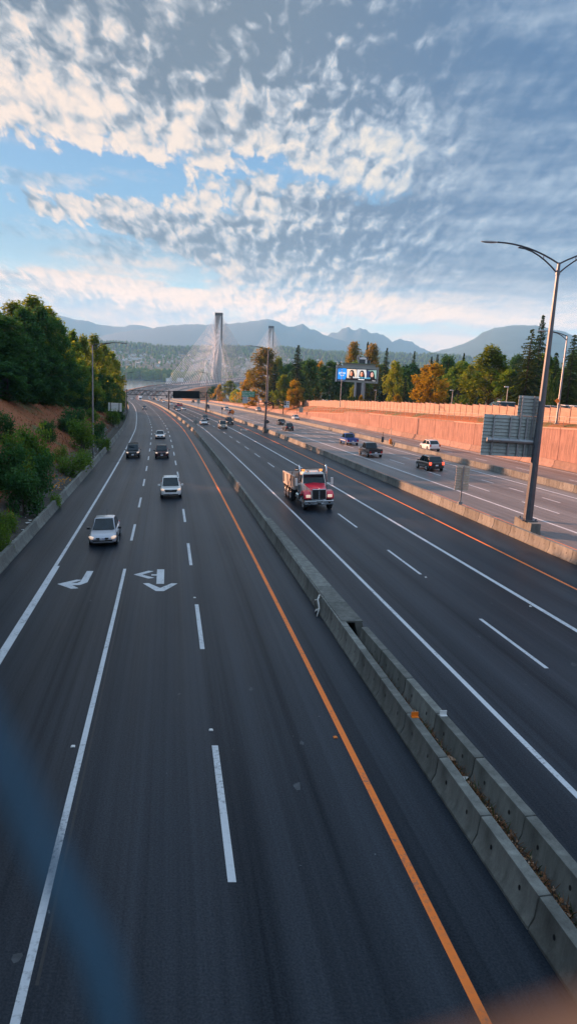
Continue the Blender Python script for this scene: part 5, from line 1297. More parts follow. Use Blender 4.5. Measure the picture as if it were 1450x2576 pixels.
for wl in range(3):
    for rf in range(2):
        q = MB(); q.mat(HM[wl]); Lh, Wh, Hh = (14, 9, 6.5) if rf == 0 else (18, 11, 7.5)
        q.prism([(-Wh/2, -3), (Wh/2, -3), (Wh/2, Hh), (0, Hh+2.6), (-Wh/2, Hh)], -Lh/2, Lh/2)
        q.mat(RM[(wl+rf) % 3])
        for s in (-1, 1): q.add([(0, -Lh/2-.5, Hh+2.75), (0, Lh/2+.5, Hh+2.75), (s*(Wh/2+.8), Lh/2+.5, Hh-.05), (s*(Wh/2+.8), -Lh/2-.5, Hh-.05)], ((0, 1, 2, 3),))
        q.mat(M['glass'])
        for yy in (-Lh*.3, 0, Lh*.3):
            for s in (-1, 1): q.add([(s*(Wh/2+.03), yy-.9, Hh*.55), (s*(Wh/2+.03), yy+.9, Hh*.55), (s*(Wh/2+.03), yy+.9, Hh*.8), (s*(Wh/2+.03), yy-.9, Hh*.8)], ((0, 1, 2, 3),))
        hp.append(q)
hobj = {}
nm_ = ['white', 'grey', 'tan']
for i, (x, y) in enumerate(hs):
    k_ = rr.choice([0, 0, 1, 2, 3, 4, 5, 0, 1]); 
    if k_ in hobj: o = hobj[k_].copy(); C.objects.link(o)
    else: o = hobj[k_] = hp[k_].build('house')
    o.location = (x, y, far_h(x, y)); o.rotation_euler = (0, 0, rr.choice([0, PI/2])+rr.uniform(-.4, .4)); o.scale = (1, 1, 1)
    tag(o, 'small %s house with a pitched roof among the trees of the far hillside' % nm_[k_//2], 'house', '%s houses on the far hillside' % nm_[k_//2])
for px, py, Y, w_, h_, lb in ((340, 905, 3250, 60, 9, 'long white flat roofed building high on the far hillside'), (378, 907, 3200, 42, 8, 'long tan flat roofed building on the far hillside'), (445, 961, 2345, 42, 12, 'white warehouse on the far bank left of the first cable'), (424, 962, 2335, 14, 10, 'small white shed on the far bank beside the warehouse')):
    p = at(px, py, Y); q = MB(); q.mat(HM[0] if 'white' in lb else HM[2]); q.box((0, 0, h_/2-3), (w_, 16, h_+6)); q.mat(RM[2]); q.box((0, 0, h_+.3), (w_+1.5, 17.5, .6)); o = q.build('flat_roof_building'); o.location = (p.x, p.y, far_h(p.x, p.y)); tag(o, lb, 'building')
for px, yb_, yt_, Y, r, nm, lb in ((515.6, 930, 910, 2500, 2.0, 'chimney', 'tall white chimney on the far shore between the bridge cables'), (341, 928, 910, 2500, 1.5, 'mast', 'slim pale mast in the trees of the far shore')):
    p = at(px, yb_, Y); q = MB(); q.tube([p-Vector((0, 0, 25)), p+Vector((0, 0, (yb_-yt_)/1800*Y))], (r, r*.8), 8); o = q.build(nm, HM[0]); tag(o, lb, nm)
t = thing('pylon', 'grey lattice power pylon on the far shore left of the bridge fan', 'pylon'); p = at(490, 940, 2480); q = MB(); Hh = 42
for sx_, sy_ in ((-1, -1), (1, -1), (1, 1), (-1, 1)): q.bar(p+Vector((sx_*5, sy_*5, -8)), p+Vector((sx_*.8, sy_*.8, Hh)), .9)
for i in range(5): z_ = i*8; q.bar(p+Vector((-5+i*.8, 0, z_)), p+Vector((5-i*.8, 0, z_+8)), .5); q.bar(p+Vector((5-i*.8, 0, z_)), p+Vector((-5+i*.8, 0, z_+8)), .5)
q.build('frame', M['galv'], t)
for z_ in (24, 32, 40): q = MB(); q.bar(p+Vector((-9, 0, z_)), p+Vector((9, 0, z_)), .8); q.build('cross_arm', M['galv'], t)

# ------------------------------------------------------------------ mountains
def rangem(name, prof, Y, mat, jag=1.0, foot=.86, depth=2600):
    xs = []; f_ = tab(prof); p0, p1 = prof[0][0], prof[-1][0]; n_ = 260
    rows_ = [(-1.0, foot), (-.7, .62), (-.45, .36), (-.22, .14), (-.08, .035), (0, 0), (.25, .2), (1, 1)]
    q = MB(); rg = random.Random(int(Y)); base = ZC-70
    ph = [rg.random()*6 for _ in range(12)]
    tops = []
    for i in range(n_+1):
        px = p0+(p1-p0)*i/n_; py = f_(px)+jag*(.55*math.sin(px*.19+ph[0])+.4*math.sin(px*.43+ph[1])+.25*math.sin(px*.97+ph[2])); tops.append(at(px, py, Y))
    sm_ = [[tops[i].z for i in range(n_+1)]]
    for w_ in (4, 9, 16, 24): sm_.append([sum(tops[min(n_, max(0, i+k_))].z for k_ in range(-w_, w_+1))/(2*w_+1) for i in range(n_+1)])
    for ri, (t_, drop) in enumerate(rows_):
        for i, tp in enumerate(tops):
            tp = Vector((tp.x, tp.y, sm_[{0: 4, 1: 4, 2: 3, 3: 2, 4: 1, 5: 0, 6: 2, 7: 4}[ri]][i]))
            if ri == 4: tp.z = min(tp.z, tops[i].z)
            u = i/n_*40
            spur = .02*math.sin(u*.35+ph[3]+ri*.5) if 0 < ri < 5 else 0
            hgt = tp.z-base; y = Y+t_*depth+spur*depth*.5
            q.v.append((tp.x*(y/Y if t_ < 0 else 1), y, base+hgt*max(0, 1-drop-abs(spur)*.3 if ri != 5 else 1)+(0 if ri not in (0, 7) else -30)))
    m_ = n_+1
    q.f = [(r*m_+i, r*m_+i+1, (r+1)*m_+i+1, (r+1)*m_+i) for r in range(len(rows_)-1) for i in range(n_)]; q.m = [0]*len(q.f)
    return struct(q, name, mat, smooth=True)
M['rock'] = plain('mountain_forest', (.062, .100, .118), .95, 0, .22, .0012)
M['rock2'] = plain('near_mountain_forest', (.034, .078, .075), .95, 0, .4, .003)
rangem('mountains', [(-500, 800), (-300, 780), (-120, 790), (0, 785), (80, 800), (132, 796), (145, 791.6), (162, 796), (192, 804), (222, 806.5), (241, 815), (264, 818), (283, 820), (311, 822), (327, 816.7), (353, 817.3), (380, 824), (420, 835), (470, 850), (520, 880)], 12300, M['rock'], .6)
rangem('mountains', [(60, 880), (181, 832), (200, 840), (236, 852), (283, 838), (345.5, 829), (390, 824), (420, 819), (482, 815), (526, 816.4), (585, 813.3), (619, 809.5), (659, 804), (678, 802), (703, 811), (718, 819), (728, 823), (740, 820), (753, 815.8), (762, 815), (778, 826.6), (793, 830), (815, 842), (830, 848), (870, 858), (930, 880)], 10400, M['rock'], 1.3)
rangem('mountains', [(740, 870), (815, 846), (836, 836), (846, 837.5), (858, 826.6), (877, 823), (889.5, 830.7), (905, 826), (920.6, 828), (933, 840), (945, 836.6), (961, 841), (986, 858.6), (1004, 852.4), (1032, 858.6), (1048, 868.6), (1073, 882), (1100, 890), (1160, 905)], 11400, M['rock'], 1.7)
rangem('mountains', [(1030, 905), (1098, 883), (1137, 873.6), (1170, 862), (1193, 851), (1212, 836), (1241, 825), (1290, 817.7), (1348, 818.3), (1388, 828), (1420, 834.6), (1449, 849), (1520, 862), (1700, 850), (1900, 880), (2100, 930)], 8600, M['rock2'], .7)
# ------------------------------------------------------------------ trees
def leaves(q, pts, size, rg, flat=.35, elong=1.5):
    """one small pointed leaf clump per point"""
    for p in pts:
        a = rg.random()*2*PI; tl = rg.gauss(0, .55); s = size*rg.uniform(.6, 1.3)
        u = Vector((math.cos(a), math.sin(a), rg.gauss(-.15, flat))).normalized(); v = u.cross(Vector((math.sin(tl), 0, math.cos(tl)))).normalized()
        q.add((p-u*s*elong*.5, p+v*s*.45+u*s*.05, p+u*s*elong*.5, p-v*s*.45+u*s*.05), ((0, 1, 2, 3),))
def broadleaf(name, H, Rr, mat, seed, nclump=70, per=95, size=.42, shape='round', trunk=.22, loose=1.0, holder=None, keep=True):
    rg = random.Random(seed); t = thing(name, None, None)
    tk = MB(); lean = Vector((rg.gauss(0, .03), rg.gauss(0, .03), 1))
    tk.tube([lean*(H*s) for s in (-.05, .03, .25, .5, .75, .92)], [H*.020, H*.016, H*.012, H*.008, H*.004, H*.0012], 7)
    q = MB(); cents = []
    for i in range(nclump):
        s = rg.uniform(0, 1)**(.85)
        zt_ = trunk+(1-trunk)*s
        if shape == 'round': env = math.sin(PI*min(1, .10+.90*s))**.55
        elif shape == 'tall': env = (.35+.65*math.sin(PI*min(1, (.1+.9*s))))*(1-.25*s)
        else: env = math.sin(PI*min(1, .16+.84*s))**.7*(.75+.25*math.sin(5*s))
        a = rg.random()*2*PI; lump = 1+.22*math.sin(3*a+seed)+.16*math.sin(5*a+7*s+seed)
        r = Rr*env*lump*math.sqrt(rg.uniform(.18, 1))*.92
        cents.append((Vector((r*math.cos(a), r*math.sin(a), H*zt_*.97))+lean*0, env))
    for i, (c, env) in enumerate(cents):
        if i % 3 == 0:
            z0 = max(.12*H, c.z-(.12+.55*math.hypot(c.x, c.y)/max(.1, Rr))*H*.32); b = lean*z0; m_ = b.lerp(c, .55)+Vector((0, 0, H*.02))
            tk.tube([b, m_, c], [H*.006, H*.0036, H*.001], 5)
        cr_ = Rr*rg.uniform(.16, .30)
        n_ = int(per*rg.uniform(.6, 1.3))
        pts = []
        for k_ in range(n_):
            d_ = Vector((rg.gauss(0, 1), rg.gauss(0, 1), rg.gauss(0, .72)))
            d_ = d_.normalized()*cr_*rg.uniform(.35, 1.12)**.8*loose; pts.append(c+d_)
        leaves(q, pts, size, rg)
    tk.build('trunk', M['bark'], t, smooth=True); q.build('crown', mat, t)
    t['_h'] = H; t['_r'] = Rr; return t
def conifer(name, H, Rr, mat, seed, droop=.35, step=.42, gap=.10, dense=1.0):
    rg = random.Random(seed); t = thing(name, None, None); tk = MB(); tk.tube([(0, 0, -.6), (0, 0, H*.5), (0, 0, H*.985)], [H*.015, H*.008, H*.001], 7)
    q = MB(); z = H*gap
    while z < H*.985:
        s = (z-H*gap)/(H*(1-gap)); L0 = Rr*(1-s)**.82*(1 if s > .12 else .75+2*s)+.12
        nb = max(4, int((9-4*s)*dense)); a0 = rg.random()*6
        for k_ in range(nb):
            a = a0+2*PI*k_/nb+rg.gauss(0, .2); L = L0*rg.uniform(.62, 1.18); dz = -droop*L*(1-.5*s)
            u = Vector((math.cos(a), math.sin(a), 0)); sd = Vector((-u.y, u.x, 0)); o = Vector((0, 0, z+rg.gauss(0, step*.3)))
            nsp = max(3, int(L/.33)); prev = None
            for i in range(nsp):
                f0 = (i+.25)/nsp; p = o+u*(L*f0)+Vector((0, 0, dz*f0**1.4+.10*L*math.sin(PI*f0)*.5))
                w = (.20+.62*(1-f0)*min(1, f0*3))*min(1.3, L*.42)*rg.uniform(.7, 1.25)
                for sg in (-1, 1):
                    tip = p+sd*sg*w+u*w*.55+Vector((0, 0, -.28*w+rg.gauss(0, .05)))
                    q.add((p-u*.10, p+u*.16+Vector((0, 0, .03)), tip+u*.09, tip-u*.10), ((0, 1, 2, 3),))
                if rg.random() < .6:
                    q.add((p+Vector((0, 0, .06)), p+u*.3+Vector((0, 0, -.02)), p+u*.2+Vector((0, 0, -.34)), p-u*.08+Vector((0, 0, -.26))), ((0, 1, 2, 3),))
            e = o+u*L+Vector((0, 0, dz)); q.add((e-sd*.13-u*.2, e+u*.28, e+sd*.13-u*.2), ((0, 1, 2),))
        z += step*(1.15-.45*s)
    tk.build('trunk', M['bark'], t, smooth=True); q.build('crown', mat, t); t['_h'] = H; t['_r'] = Rr; return t
def column(name, H, Rr, mat, seed, n_=1500):
    rg = random.Random(seed); t = thing(name, None, None); tk = MB(); tk.tube([(0, 0, -.3), (0, 0, H*.7)], [.09, .03], 6); q = MB(); pts = []
    for i in range(n_):
        s = rg.random(); a = rg.random()*6.283; r = Rr*(math.sin(PI*min(1, .18+.82*s))**.6)*(1+.18*math.sin(4*a+9*s)+rg.gauss(0, .08)); pts.append(Vector((r*math.cos(a), r*math.sin(a), H*s)))
    for p in pts:
        a = rg.random()*6.28; s = .22*rg.uniform(.7, 1.3); u = Vector((math.cos(a)*.3, math.sin(a)*.3, 1)).normalized(); v = Vector((math.cos(a+1.5), math.sin(a+1.5), .1)); q.add((p-u*s, p+v*s*.4, p+u*s, p-v*s*.4), ((0, 1, 2, 3),))
    tk.build('trunk', M['bark'], t); q.build('crown', mat, t); t['_h'] = H; t['_r'] = Rr; return t
def shrub(name, H, Rr, mat, seed, n_=1500, size=.16):
    rg = random.Random(seed); t = thing(name, None, None); tk = MB(); q = MB()
    for i in range(9):
        a = rg.random()*6.28; e = Vector((Rr*.7*math.cos(a)*rg.random(), Rr*.7*math.sin(a)*rg.random(), H*rg.uniform(.55, .95))); tk.tube([(0, 0, -.2), e*.5+Vector((0, 0, .1)), e], [.03, .02, .008], 5)
    cents = [Vector((Rr*.72*math.sqrt(rg.random())*math.cos(a), Rr*.72*math.sqrt(rg.random())*math.sin(a), H*rg.uniform(.18, .82))) for a in [rg.random()*6.28 for _ in range(26)]]
    pts = []
    for i in range(n_):
        c = rg.choice(cents); d_ = Vector((rg.gauss(0, 1), rg.gauss(0, 1), rg.gauss(0, .9))).normalized()*Rr*.36*rg.uniform(.3, 1.15); p = c+d_; p.z = max(.02, p.z); pts.append(p)
    leaves(q, pts, size, rg, .5)
    tk.build('stem', M['bark'], t); q.build('foliage', mat, t); t['_h'] = H; t['_r'] = Rr; return t
PR = {}
def proto(key):
    if key not in PR:
        PR[key] = {
         'round_g': lambda: broadleaf('broadleaf_tree', 14, 5.2, LEAF['green'], 3, 78, 92, .46),
         'round_d': lambda: broadleaf('broadleaf_tree', 15, 5.4, LEAF['deep'], 5, 84, 95, .48),
         'mix1': lambda: broadleaf('broadleaf_tree', 15, 5.4, LEAF['mix'], 8, 78, 84, .46, 'wild'),
         'mix2': lambda: broadleaf('broadleaf_tree', 16, 4.6, LEAF['mix'], 12, 70, 80, .44, 'tall'),
         'left1': lambda: broadleaf('broadleaf_tree', 16, 5.0, LEAF['green'], 31, 92, 100, .42, 'wild', .10),
         'left2': lambda: broadleaf('broadleaf_tree', 15, 5.2, LEAF['deep'], 33, 96, 100, .42, 'round', .06),
         'left3': lambda: broadleaf('broadleaf_tree', 17, 4.6, LEAF['mix'], 36, 80, 84, .42, 'wild', .12, 1.25),
         'gold': lambda: broadleaf('golden_tree', 11, 4.6, LEAF['gold'], 14, 76, 92, .40, 'round', .12),
         'gold2': lambda: broadleaf('golden_tree', 8, 4.2, LEAF['gold'], 15, 60, 80, .40, 'wild', .05),
         'rust': lambda: broadleaf('cottonwood_tree', 24, 7.5, LEAF['rust'], 17, 105, 95, .62, 'tall', .10),
         'lime': lambda: broadleaf('maple_tree', 12, 4.6, LEAF['lime'], 19, 70, 92, .44, 'round', .12),
         'bare': lambda: broadleaf('sparse_tree', 12, 3.4, LEAF['deep'], 23, 46, 12, .34, 'round', .25, 1.2),
         'spruce': lambda: conifer('spruce_tree', 22, 4.6, LEAF['spruce'], 41),
         'fir': lambda: conifer('fir_tree', 22, 5.6, LEAF['fir'], 43, .28, .55, .06, 1.0),
         'conic': lambda: conifer('conifer_tree', 14, 2.8, LEAF['spruce'], 47, .25, .36),
         'cedar': lambda: column('columnar_cedar', 7, 1.1, LEAF['cedar'], 51), 'yew': lambda: column('round_bush', 5, 2.6, LEAF['lime'], 53, 2600),
         'shrub1': lambda: shrub('shrub', 3.2, 2.0, LEAF['deep'], 61, 2600, .20), 'shrub2': lambda: shrub('shrub', 2.6, 1.9, LEAF['green'], 63, 2400, .18), 'shrub3': lambda: shrub('shrub', 2.0, 1.6, LEAF['green'], 65, 1900, .13), 'hedge': lambda: column('hedge_cedar', 2.6, .75, LEAF['cedar'], 67, 500),
        }[key](); return PR[key], True
    return PR[key], False
rt_ = random.Random(99)
def plant(key, x, y, z, H, Rr, label, cat='tree', group=None):
    p, fresh = proto(key)
    o = p if fresh else copy_tree(p)
    o.location = (x, y, z-.1); o.rotation_euler = (0, 0, rt_.random()*6.28); o.scale = (Rr/p['_r'], Rr/p['_r'], H/p['_h'])
    o['label'] = label; o['category'] = cat
    if group: o['group'] = group
    elif 'group' in o: del o['group']
    return o
def tree_at(key, px, pt_, Y, wpx, label, group=None, cat='tree', minz=None):
    tp = at(px, pt_, Y); x = tp.x; z = ground(x-xr(Y), Y)
    if minz is not None: z = max(z, minz)
    return plant(key, x, Y, z, max(1.5, tp.z-z), wpx/2/1800*Y, label, cat, group)
# --- right side, behind the noise wall
tree_at('rust', 672, 876, 335, 104, 'tall rust coloured cottonwood left of the dark spruce, in front of the second bridge tower')
tree_at('gold2', 628, 938, 345, 62, 'golden broadleaf tree at the left foot of the rust cottonwood')
tree_at('mix1', 700, 900, 350, 60, 'green and gold tree tucked behind the rust cottonwood, on its spruce side')
tree_at('yew', 596, 979, 440, 32, 'round clipped looking bush left of the green direction sign', None, 'bush')
tree_at('mix2', 578, 957, 520, 46, 'green and gold tree by the ramp, just left of the round bush'); tree_at('gold2', 552, 968, 530, 34, 'leftmost golden tree by the bridge ramp'); tree_at('round_d', 536, 972, 560, 24, 'dark broadleaf tree at the edge of the bridge ramp')
tree_at('spruce', 750, 864, 268, 66, 'tall dark spruce right of the rust cottonwood')
tree_at('mix1', 716, 944, 262, 64, 'low green and gold tree just above the noise wall, left of the spruce'); tree_at('gold', 742, 955, 256, 46, 'small golden tree at the foot of the spruce')
tree_at('round_d', 782, 903, 275, 60, 'dark broadleaf tree just right of the spruce'); tree_at('gold', 806, 907, 290, 34, 'narrow golden tree between two dark broadleaf trees'); tree_at('round_d', 832, 908, 262, 66, 'dark broadleaf tree left of the billboard'); tree_at('round_d', 868, 925, 262, 50, 'dark broadleaf tree behind the left end of the billboard')
tree_at('rust', 888, 861, 300, 62, 'rust coloured tree left of the conifer top above the billboard'); tree_at('rust', 940, 866, 305, 60, 'rust coloured tree right of the conifer top above the billboard'); tree_at('conic', 925, 856, 310, 34, 'dark conifer top between the two rust trees above the billboard'); tree_at('spruce', 973, 871, 270, 46, 'dark spruce above the right end of the billboard'); tree_at('lime', 893, 968, 238, 34, 'pale green tree just behind the billboard column')
tree_at('gold2', 908, 994, 226, 26, 'small golden bush at the foot of the billboard column', None, 'bush')
tree_at('lime', 996, 908, 205, 56, 'bright lime green maple right of the billboard'); tree_at('round_d', 1018, 925, 232, 60, 'dark broadleaf tree behind the lime green maple'); tree_at('conic', 1020, 946, 190, 32, 'narrow green conifer between the lime maple and the golden tree'); tree_at('gold2', 1000, 992, 188, 40, 'low golden shrub under the lime green maple', None, 'bush')
tree_at('spruce', 1042, 879, 300, 36, 'narrow dark spruce standing alone against the hills'); tree_at('conic', 1085, 893, 320, 28, 'distant thin conifer right of the lone spruce')
tree_at('gold', 1090, 912, 158, 96, 'bright golden tree in the middle of the right treeline')
tree_at('round_d', 1125, 893, 215, 80, 'dark broadleaf tree behind the bright golden tree'); tree_at('spruce', 1100, 887, 240, 42, 'dark spruce top rising behind the bright golden tree'); tree_at('round_g', 1160, 910, 185, 84, 'mid green broadleaf tree right of the bright golden tree'); tree_at('conic', 1167, 884, 230, 30, 'dark conifer top left of the big green and gold tree')
tree_at('mix1', 1240, 872, 142, 140, 'big broad green and gold tree left of the tall firs'); tree_at('mix2', 1190, 915, 150, 62, 'smaller green and gold tree against the left flank of the big one'); tree_at('round_g', 1284, 930, 135, 70, 'mid green tree between the big green and gold tree and the firs')
tree_at('fir', 1338, 824, 132, 128, 'broad dark fir with spreading boughs behind the big sign back'); tree_at('spruce', 1366, 785, 142, 76, 'tallest fir, its thin top well above the mountain'); tree_at('fir', 1446, 838, 128, 110, 'dark fir at the right edge of the picture'); tree_at('fir', 1400, 900, 140, 90, 'dark fir seen through the arm of the far lamp'); tree_at('round_g', 1370, 890, 160, 80, 'mid green tree half hidden by the tall lamp post')
for i, (px, pt_) in enumerate(((1384, 937), (1397, 945), (1376, 955))): tree_at('cedar', px, pt_, 112+i, 20, ['tallest columnar cedar by the far lamp', 'columnar cedar nearest the far lamp pole', 'shortest columnar cedar by the far lamp'][i])
for i in range(9): tree_at('hedge', 846+i*6.2, 996+(i % 3)*1.5-(4 if i == 8 else 0), 226, 9, 'small clipped cedar of the low hedge under the billboard', 'hedge cedars under the billboard', 'hedge plant')
for px in range(690, 1500, 34):
    if 1440 < px: pass
    Y = rt_.uniform(285, 330) if px < 1050 else rt_.uniform(195, 240)
    tree_at(rt_.choice(['round_d', 'round_g', 'spruce', 'left2']), px+rt_.uniform(-8, 8), rt_.uniform(906, 924) if px < 1300 else rt_.uniform(880, 905), Y, rt_.uniform(56, 84), 'dark tree of the back row filling the gaps behind the noise wall', 'back row of dark trees on the right')
for px in range(1470, 1900, 60): tree_at(rt_.choice(['fir', 'round_d', 'mix1']), px, rt_.uniform(840, 900), rt_.uniform(120, 150), 100, 'tree beyond the right edge of the picture behind the noise wall', 'trees past the right edge')
# --- left hillside
sky_l = [(-8, 782, 118, 90, 'left1'), (38, 757, 124, 84, 'left3'), (84, 744, 130, 76, 'left3'), (118, 772, 138, 66, 'left3'), (146, 800, 146, 58, 'left1'), (168, 820, 175, 30, 'bare'), (183, 832, 168, 44, 'left1'), (208, 846, 176, 44, 'mix1'), (238, 840, 190, 46, 'left3'), (262, 866, 205, 42, 'left3'), (281, 884, 222, 36, 'mix2'), (294, 906, 245, 28, 'left3')]
nmz = ['leftmost tall green tree on the hill crest', 'tall gold tipped tree with loose top, left of the highest one', 'highest gold tipped tree on the left hill', 'gold tipped tree just right of the highest one', 'green tree stepping down from the highest trees', 'sparse bare looking tree on the skyline of the left hill', 'green tree right of the sparse one', 'green and gold tree left of the lamp on the hill', 'gold tipped tree behind the top of the left lamp pole', 'gold tipped tree right of the left lamp pole', 'green and gold tree under the left lamp arm', 'last gold tipped tree at the end of the left hill']
for (px, pt_, Y, w_, k_), lb in zip(sky_l, nmz): tree_at(k_, px, pt_, Y, w_*(1.75 if k_ != 'bare' else 1.2), lb)
for px, pt_, Y, w_ in ((-5, 855, 106, 110), (40, 842, 114, 96), (85, 850, 122, 90), (120, 872, 130, 76), (150, 892, 140, 66), (178, 905, 150, 60), (205, 922, 160, 56), (228, 928, 172, 50), (250, 936, 186, 46), (268, 946, 200, 40), (284, 955, 222, 34), (297, 966, 250, 26), (306, 978, 285, 18), (312, 986, 320, 14), (14, 790, 108, 90), (58, 772, 118, 84), (100, 772, 126, 76), (132, 800, 132, 66), (20, 905, 102, 90), (64, 925, 112, 80), (108, 940, 124, 70), (150, 955, 138, 60), (190, 968, 152, 52), (225, 978, 168, 44), (255, 985, 188, 36), (280, 990, 212, 30), (298, 998, 245, 22)):
    tree_at(rt_.choice(['left2', 'left2', 'left1']), px, pt_+rt_.uniform(-6, 6), Y, w_*1.45, 'dark green tree of the dense shaded wood above the dry grass slope', 'dense wood on the left hill')
for i in range(44):
    y = 14+i*3.6+rt_.uniform(-2, 2); d = rt_.uniform(-40, -23) if y < 62 else rt_.uniform(-58, -35); x = xr(y)+d
    H = rt_.uniform(12, 15) if y < 70 else rt_.uniform(8, 11.5)
    plant(rt_.choice(['left1', 'left2', 'left3']), x, y, ground(d, y), H, rt_.uniform(4, 5.4), 'tree deeper in the wood on the left hill', 'tree', 'deeper trees of the left hill')
for i in range(46):
    y = 4+i*1.7+rt_.uniform(-1, 1); d = rt_.uniform(-54, -25) if y < 58 else rt_.uniform(-60, -38); x = xr(y)+d
    plant(rt_.choice(['left1', 'left2', 'left2']), x, y, ground(d, y), rt_.uniform(12, 15.5), rt_.uniform(4.5, 5.8), 'tree of the wood on the near end of the left hill', 'tree', 'trees at the near end of the left hill')
def ghit(px, py):
    lo_, hi_ = 20, 500
    Y = 20
    while Y < 500:
        p = at(px, py, Y)
        if p.z <= ground(p.x-xr(Y), Y): return p
        Y += .5
    return at(px, py, 300)
for i, (px, pb, pt_, w_, k_, lb) in enumerate(((8, 1115, 1030, 70, 'shrub1', 'dark shrub at the left picture edge below the dry grass'), (22, 1245, 1105, 110, 'shrub1', 'large dark shrub low at the left picture edge'), (62, 1300, 1165, 110, 'shrub1', 'large dark shrub nearest the littered verge'), (84, 1190, 1062, 92, 'shrub2', 'tall green shrub in the middle of the dry slope'), (104, 1250, 1120, 76, 'shrub1', 'dark shrub right of the tall green one'), (122, 1115, 1052, 46, 'shrub1', 'small dark shrub high on the dry slope'), (186, 1100, 1020, 70, 'shrub1', 'dark shrub with pointed tops right of the bare grass patch'), (206, 1140, 1050, 80, 'shrub2', 'broad green shrub left of the left lamp pole'), (180, 1198, 1138, 92, 'shrub3', 'low pale leaved shrub beside the littered verge'), (214, 1185, 1125, 50, 'shrub3', 'small pale leaved shrub at the foot of the left lamp'), (246, 1120, 1055, 44, 'shrub1', 'dark shrub just right of the left lamp pole'), (262, 1140, 1098, 40, 'shrub2', 'low green shrub on the verge right of the left lamp'), (284, 1072, 1030, 46, 'shrub2', 'green shrub under the left sign board'), (300, 1060, 1020, 34, 'shrub1', 'dark shrub right of the left sign board'), (6, 1400, 1300, 60, 'shrub3', 'low pale leaved shrub at the left edge behind the barrier'), (36, 1175, 1085, 80, 'shrub2', 'green shrub between the two edge shrubs'), (140, 1290, 1235, 40, 'shrub3', 'small weedy shrub with yellow flowers on the verge'), (20, 1340, 1275, 70, 'shrub3', 'weedy shrub low on the verge at the left edge'), (50, 1235, 1150, 80, 'shrub2', 'green shrub just above the largest verge shrub'), (112, 1180, 1118, 56, 'shrub2', 'green shrub between the tall one and the bare grass patch'), (152, 1168, 1118, 44, 'shrub3', 'low pale leaved shrub at the edge of the bare grass patch'), (232, 1062, 1026, 40, 'shrub2', 'green shrub on the slope behind the left lamp pole'), (162, 1088, 1046, 40, 'shrub1', 'dark shrub high in the bare grass patch'))):
    p = ghit(px, pb); H = (pb-pt_)/1800*p.y; plant(k_, p.x, p.y, p.z, H, w_/2/1800*p.y*1.04, lb, 'shrub')
# dry grass on the slope
gq = MB(); rg = random.Random(5); M['grass_blade'] = plain('dry_grass_blade', (.26, .095, .035), .9, 0, .5, .5)
for i in range(9000):
    y = rg.uniform(36, 215); d = -rg.uniform(18.4, 36)
    if rg.random() < .35: d = -rg.uniform(18, 23)
    p = Vector((xr(y)+d, y, ground(d, y)-.03)); a = rg.random()*6.28; h = rg.uniform(.15, .5); w = Vector((math.cos(a), math.sin(a), 0))*rg.uniform(.03, .09); t = Vector((rg.gauss(0, .14), rg.gauss(0, .14), h))
    gq.add((p-w, p+w, p+t), ((0, 1, 2),))
tag(gq.build('dry_grass', M['grass_blade']), 'reddish dry grass covering the slope left of the road', 'grass', None, 'stuff')
fq = MB(); M['flower'] = plain('yellow_flower', (.75, .33, .02), .7, 0, .2, 5)
for px, py in ((132, 1205), (120, 1215), (138, 1235), (146, 1228), (170, 1212), (24, 1310), (92, 1205), (150, 1218), (160, 1216)):
    p = ghit(px, py+6)
    for k_ in range(9): c_ = p+Vector((rg.gauss(0, .22), rg.gauss(0, .22), rg.uniform(.35, .8))); fq.box(c_, (.09, .09, .06))
tag(fq.build('wildflowers'), 'small yellow wildflowers scattered along the verge below the shrubs', 'flowers', None, 'stuff'); fq = None
for o in list(bpy.data.objects):
    if o.name.startswith('wildflowers'): o.data.materials.clear(); o.data.materials.append(M['flower'])
for px, py, lb in ((70, 1004, 'pale pipe end poking from the dry grass, left one of the two'), (141, 1013, 'pale pipe end poking from the dry grass, right one of the two')):
    p = ghit(px, py); t = thing('drain_pipe', lb, 'pipe', p); q = MB(); q.tube([(-1.0, .6, .45), (.2, 0, .35), (.9, -.5, .1)], .28, 10, caps=False); q.build('pipe', M['sign_back'], t, smooth=True); q = MB(); q.tube([(-1.05, .63, .5), (-.9, .55, .46)], .36, 10); q.build('collar', M['black'], t)
# parked vehicles whose roofs show above the noise wall
for px, pt_, w_, col, lb in ((1262, 1007, 42, 'white', 'white van roof showing above the noise wall beside the big sign'), (1362, 1019, 30, 'white', 'white car roof above the noise wall left of the far lamp'), (1425, 1019, 26, 'silver', 'silver car roof above the noise wall right of the far lamp'), (1447, 1021, 24, 'grey', 'grey car roof above the noise wall at the right picture edge')):
    Y = 60
    while Y < 200 and at(px, pt_, Y).x-xr(Y) < fenced(Y)+2.6: Y += .25
    tp = at(px, pt_, Y); gz_ = ground(tp.x-xr(Y), Y); o = copy_tree(protos[(col if (col, 'v') in protos else 'white', 'v')]); o.location = (tp.x, Y, gz_); o.rotation_euler = (0, 0, PI/2+.1); Hh = min(2.5 if 'van' in lb else 2.4, max(1.5, tp.z-gz_)); o.scale = (1.1, 1.0, Hh/1.78)
    tag(o, lb, 'car'); o.name = 'parked_car'
    if 'group' in o: del o['group']

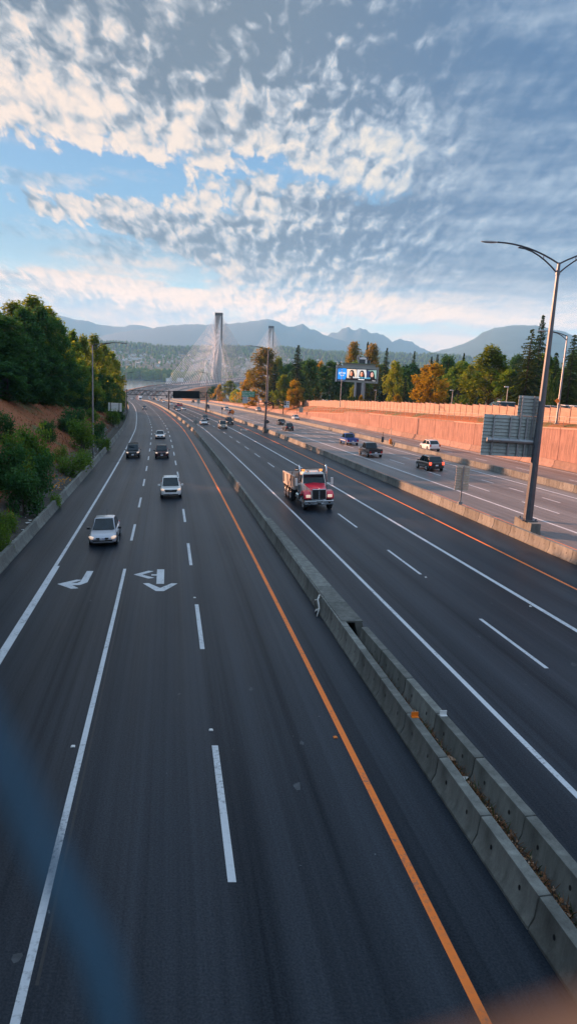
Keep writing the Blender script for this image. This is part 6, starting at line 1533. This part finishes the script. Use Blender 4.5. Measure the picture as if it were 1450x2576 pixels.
# ------------------------------------------------------------------ the overpass the picture is taken from
ov = thing('overpass', 'concrete overpass deck with a steel rail, just below the point of view', 'bridge')
q = MB(); q.box((4, -17.4, ZC-2.15), (170, 34, 1.1)); q.build('deck', M['deck_concrete'], ov)
q = MB(); q.box((4, -.30, ZC-1.3), (170, .22, .62)); q.build('parapet', M['deck_concrete'], ov)
q = MB(); q.box((4, -34.2, ZC-1.0), (170, .25, 1.25)); q.build('parapet', M['deck_concrete'], ov)
for x_ in (-17.5, 7.2, 24.2, 46): q = MB(); q.box((x_+3, -17.4, 2.6), (1.1, 32, 9.2)); q.build('pier_wall', M['dark_concrete'], ov)
# chain link screen on the parapet; the camera looks through one of its openings
cf = thing('chain_link_fence', 'blurred blue coated chain link wire very close in the lower left corner', 'fence')
M['blue_wire'] = plain('blue_coated_wire', (.018, .08, .14), .6, 0, .1, 40)
Yw = .066
pts = [at(px, py, Yw) for px, py in ((-160, 1560), (-60, 1790), (24, 1935), (138, 2190), (240, 2378), (292, 2558), (300, 2700), (285, 2850))]
q = MB(); q.tube(pts, .0015, 8)
p0, p1 = pts[0], pts[-1]
cell = Vector((p1.x-p0.x, 0, p1.z-p0.z))
q.build('wire', M['blue_wire'], cf, smooth=True)
# the neighbouring wires of the mesh, below and to the left of the opening
sx_, sz_ = .046, .052
for j in range(1, 9):
    for i in range(0, 8):
        q = MB(); a = Vector((p1.x-i*sx_, Yw, p1.z-(j-1)*sz_-i*.0)); b2 = a+Vector((sx_*.5*(-1 if (i+j) % 2 else 1), .002, -sz_))
        if j == 1 and i == 0: continue
        q.tube([a, a.lerp(b2, .5)+Vector((0, .003, 0)), b2], .0016, 6); q.build('wire', M['blue_wire'], cf, smooth=True)
q = MB(); q.tube([at(960, 2840, .045), at(1450, 2690, .045), at(1700, 2620, .045)], .0042, 10); q.build('finger_blur_bar', plain('finger_blur_brown', (.40, .15, .07), .8, 0, .2, 60), cf, smooth=True)  # warm bar added near the lens, standing in for a blurred finger
q = MB(); q.tube([(-.9, Yw, ZC-1.0), (.9, Yw, ZC-1.0)], .024, 10); q.build('rail', M['galv'], cf, smooth=True)
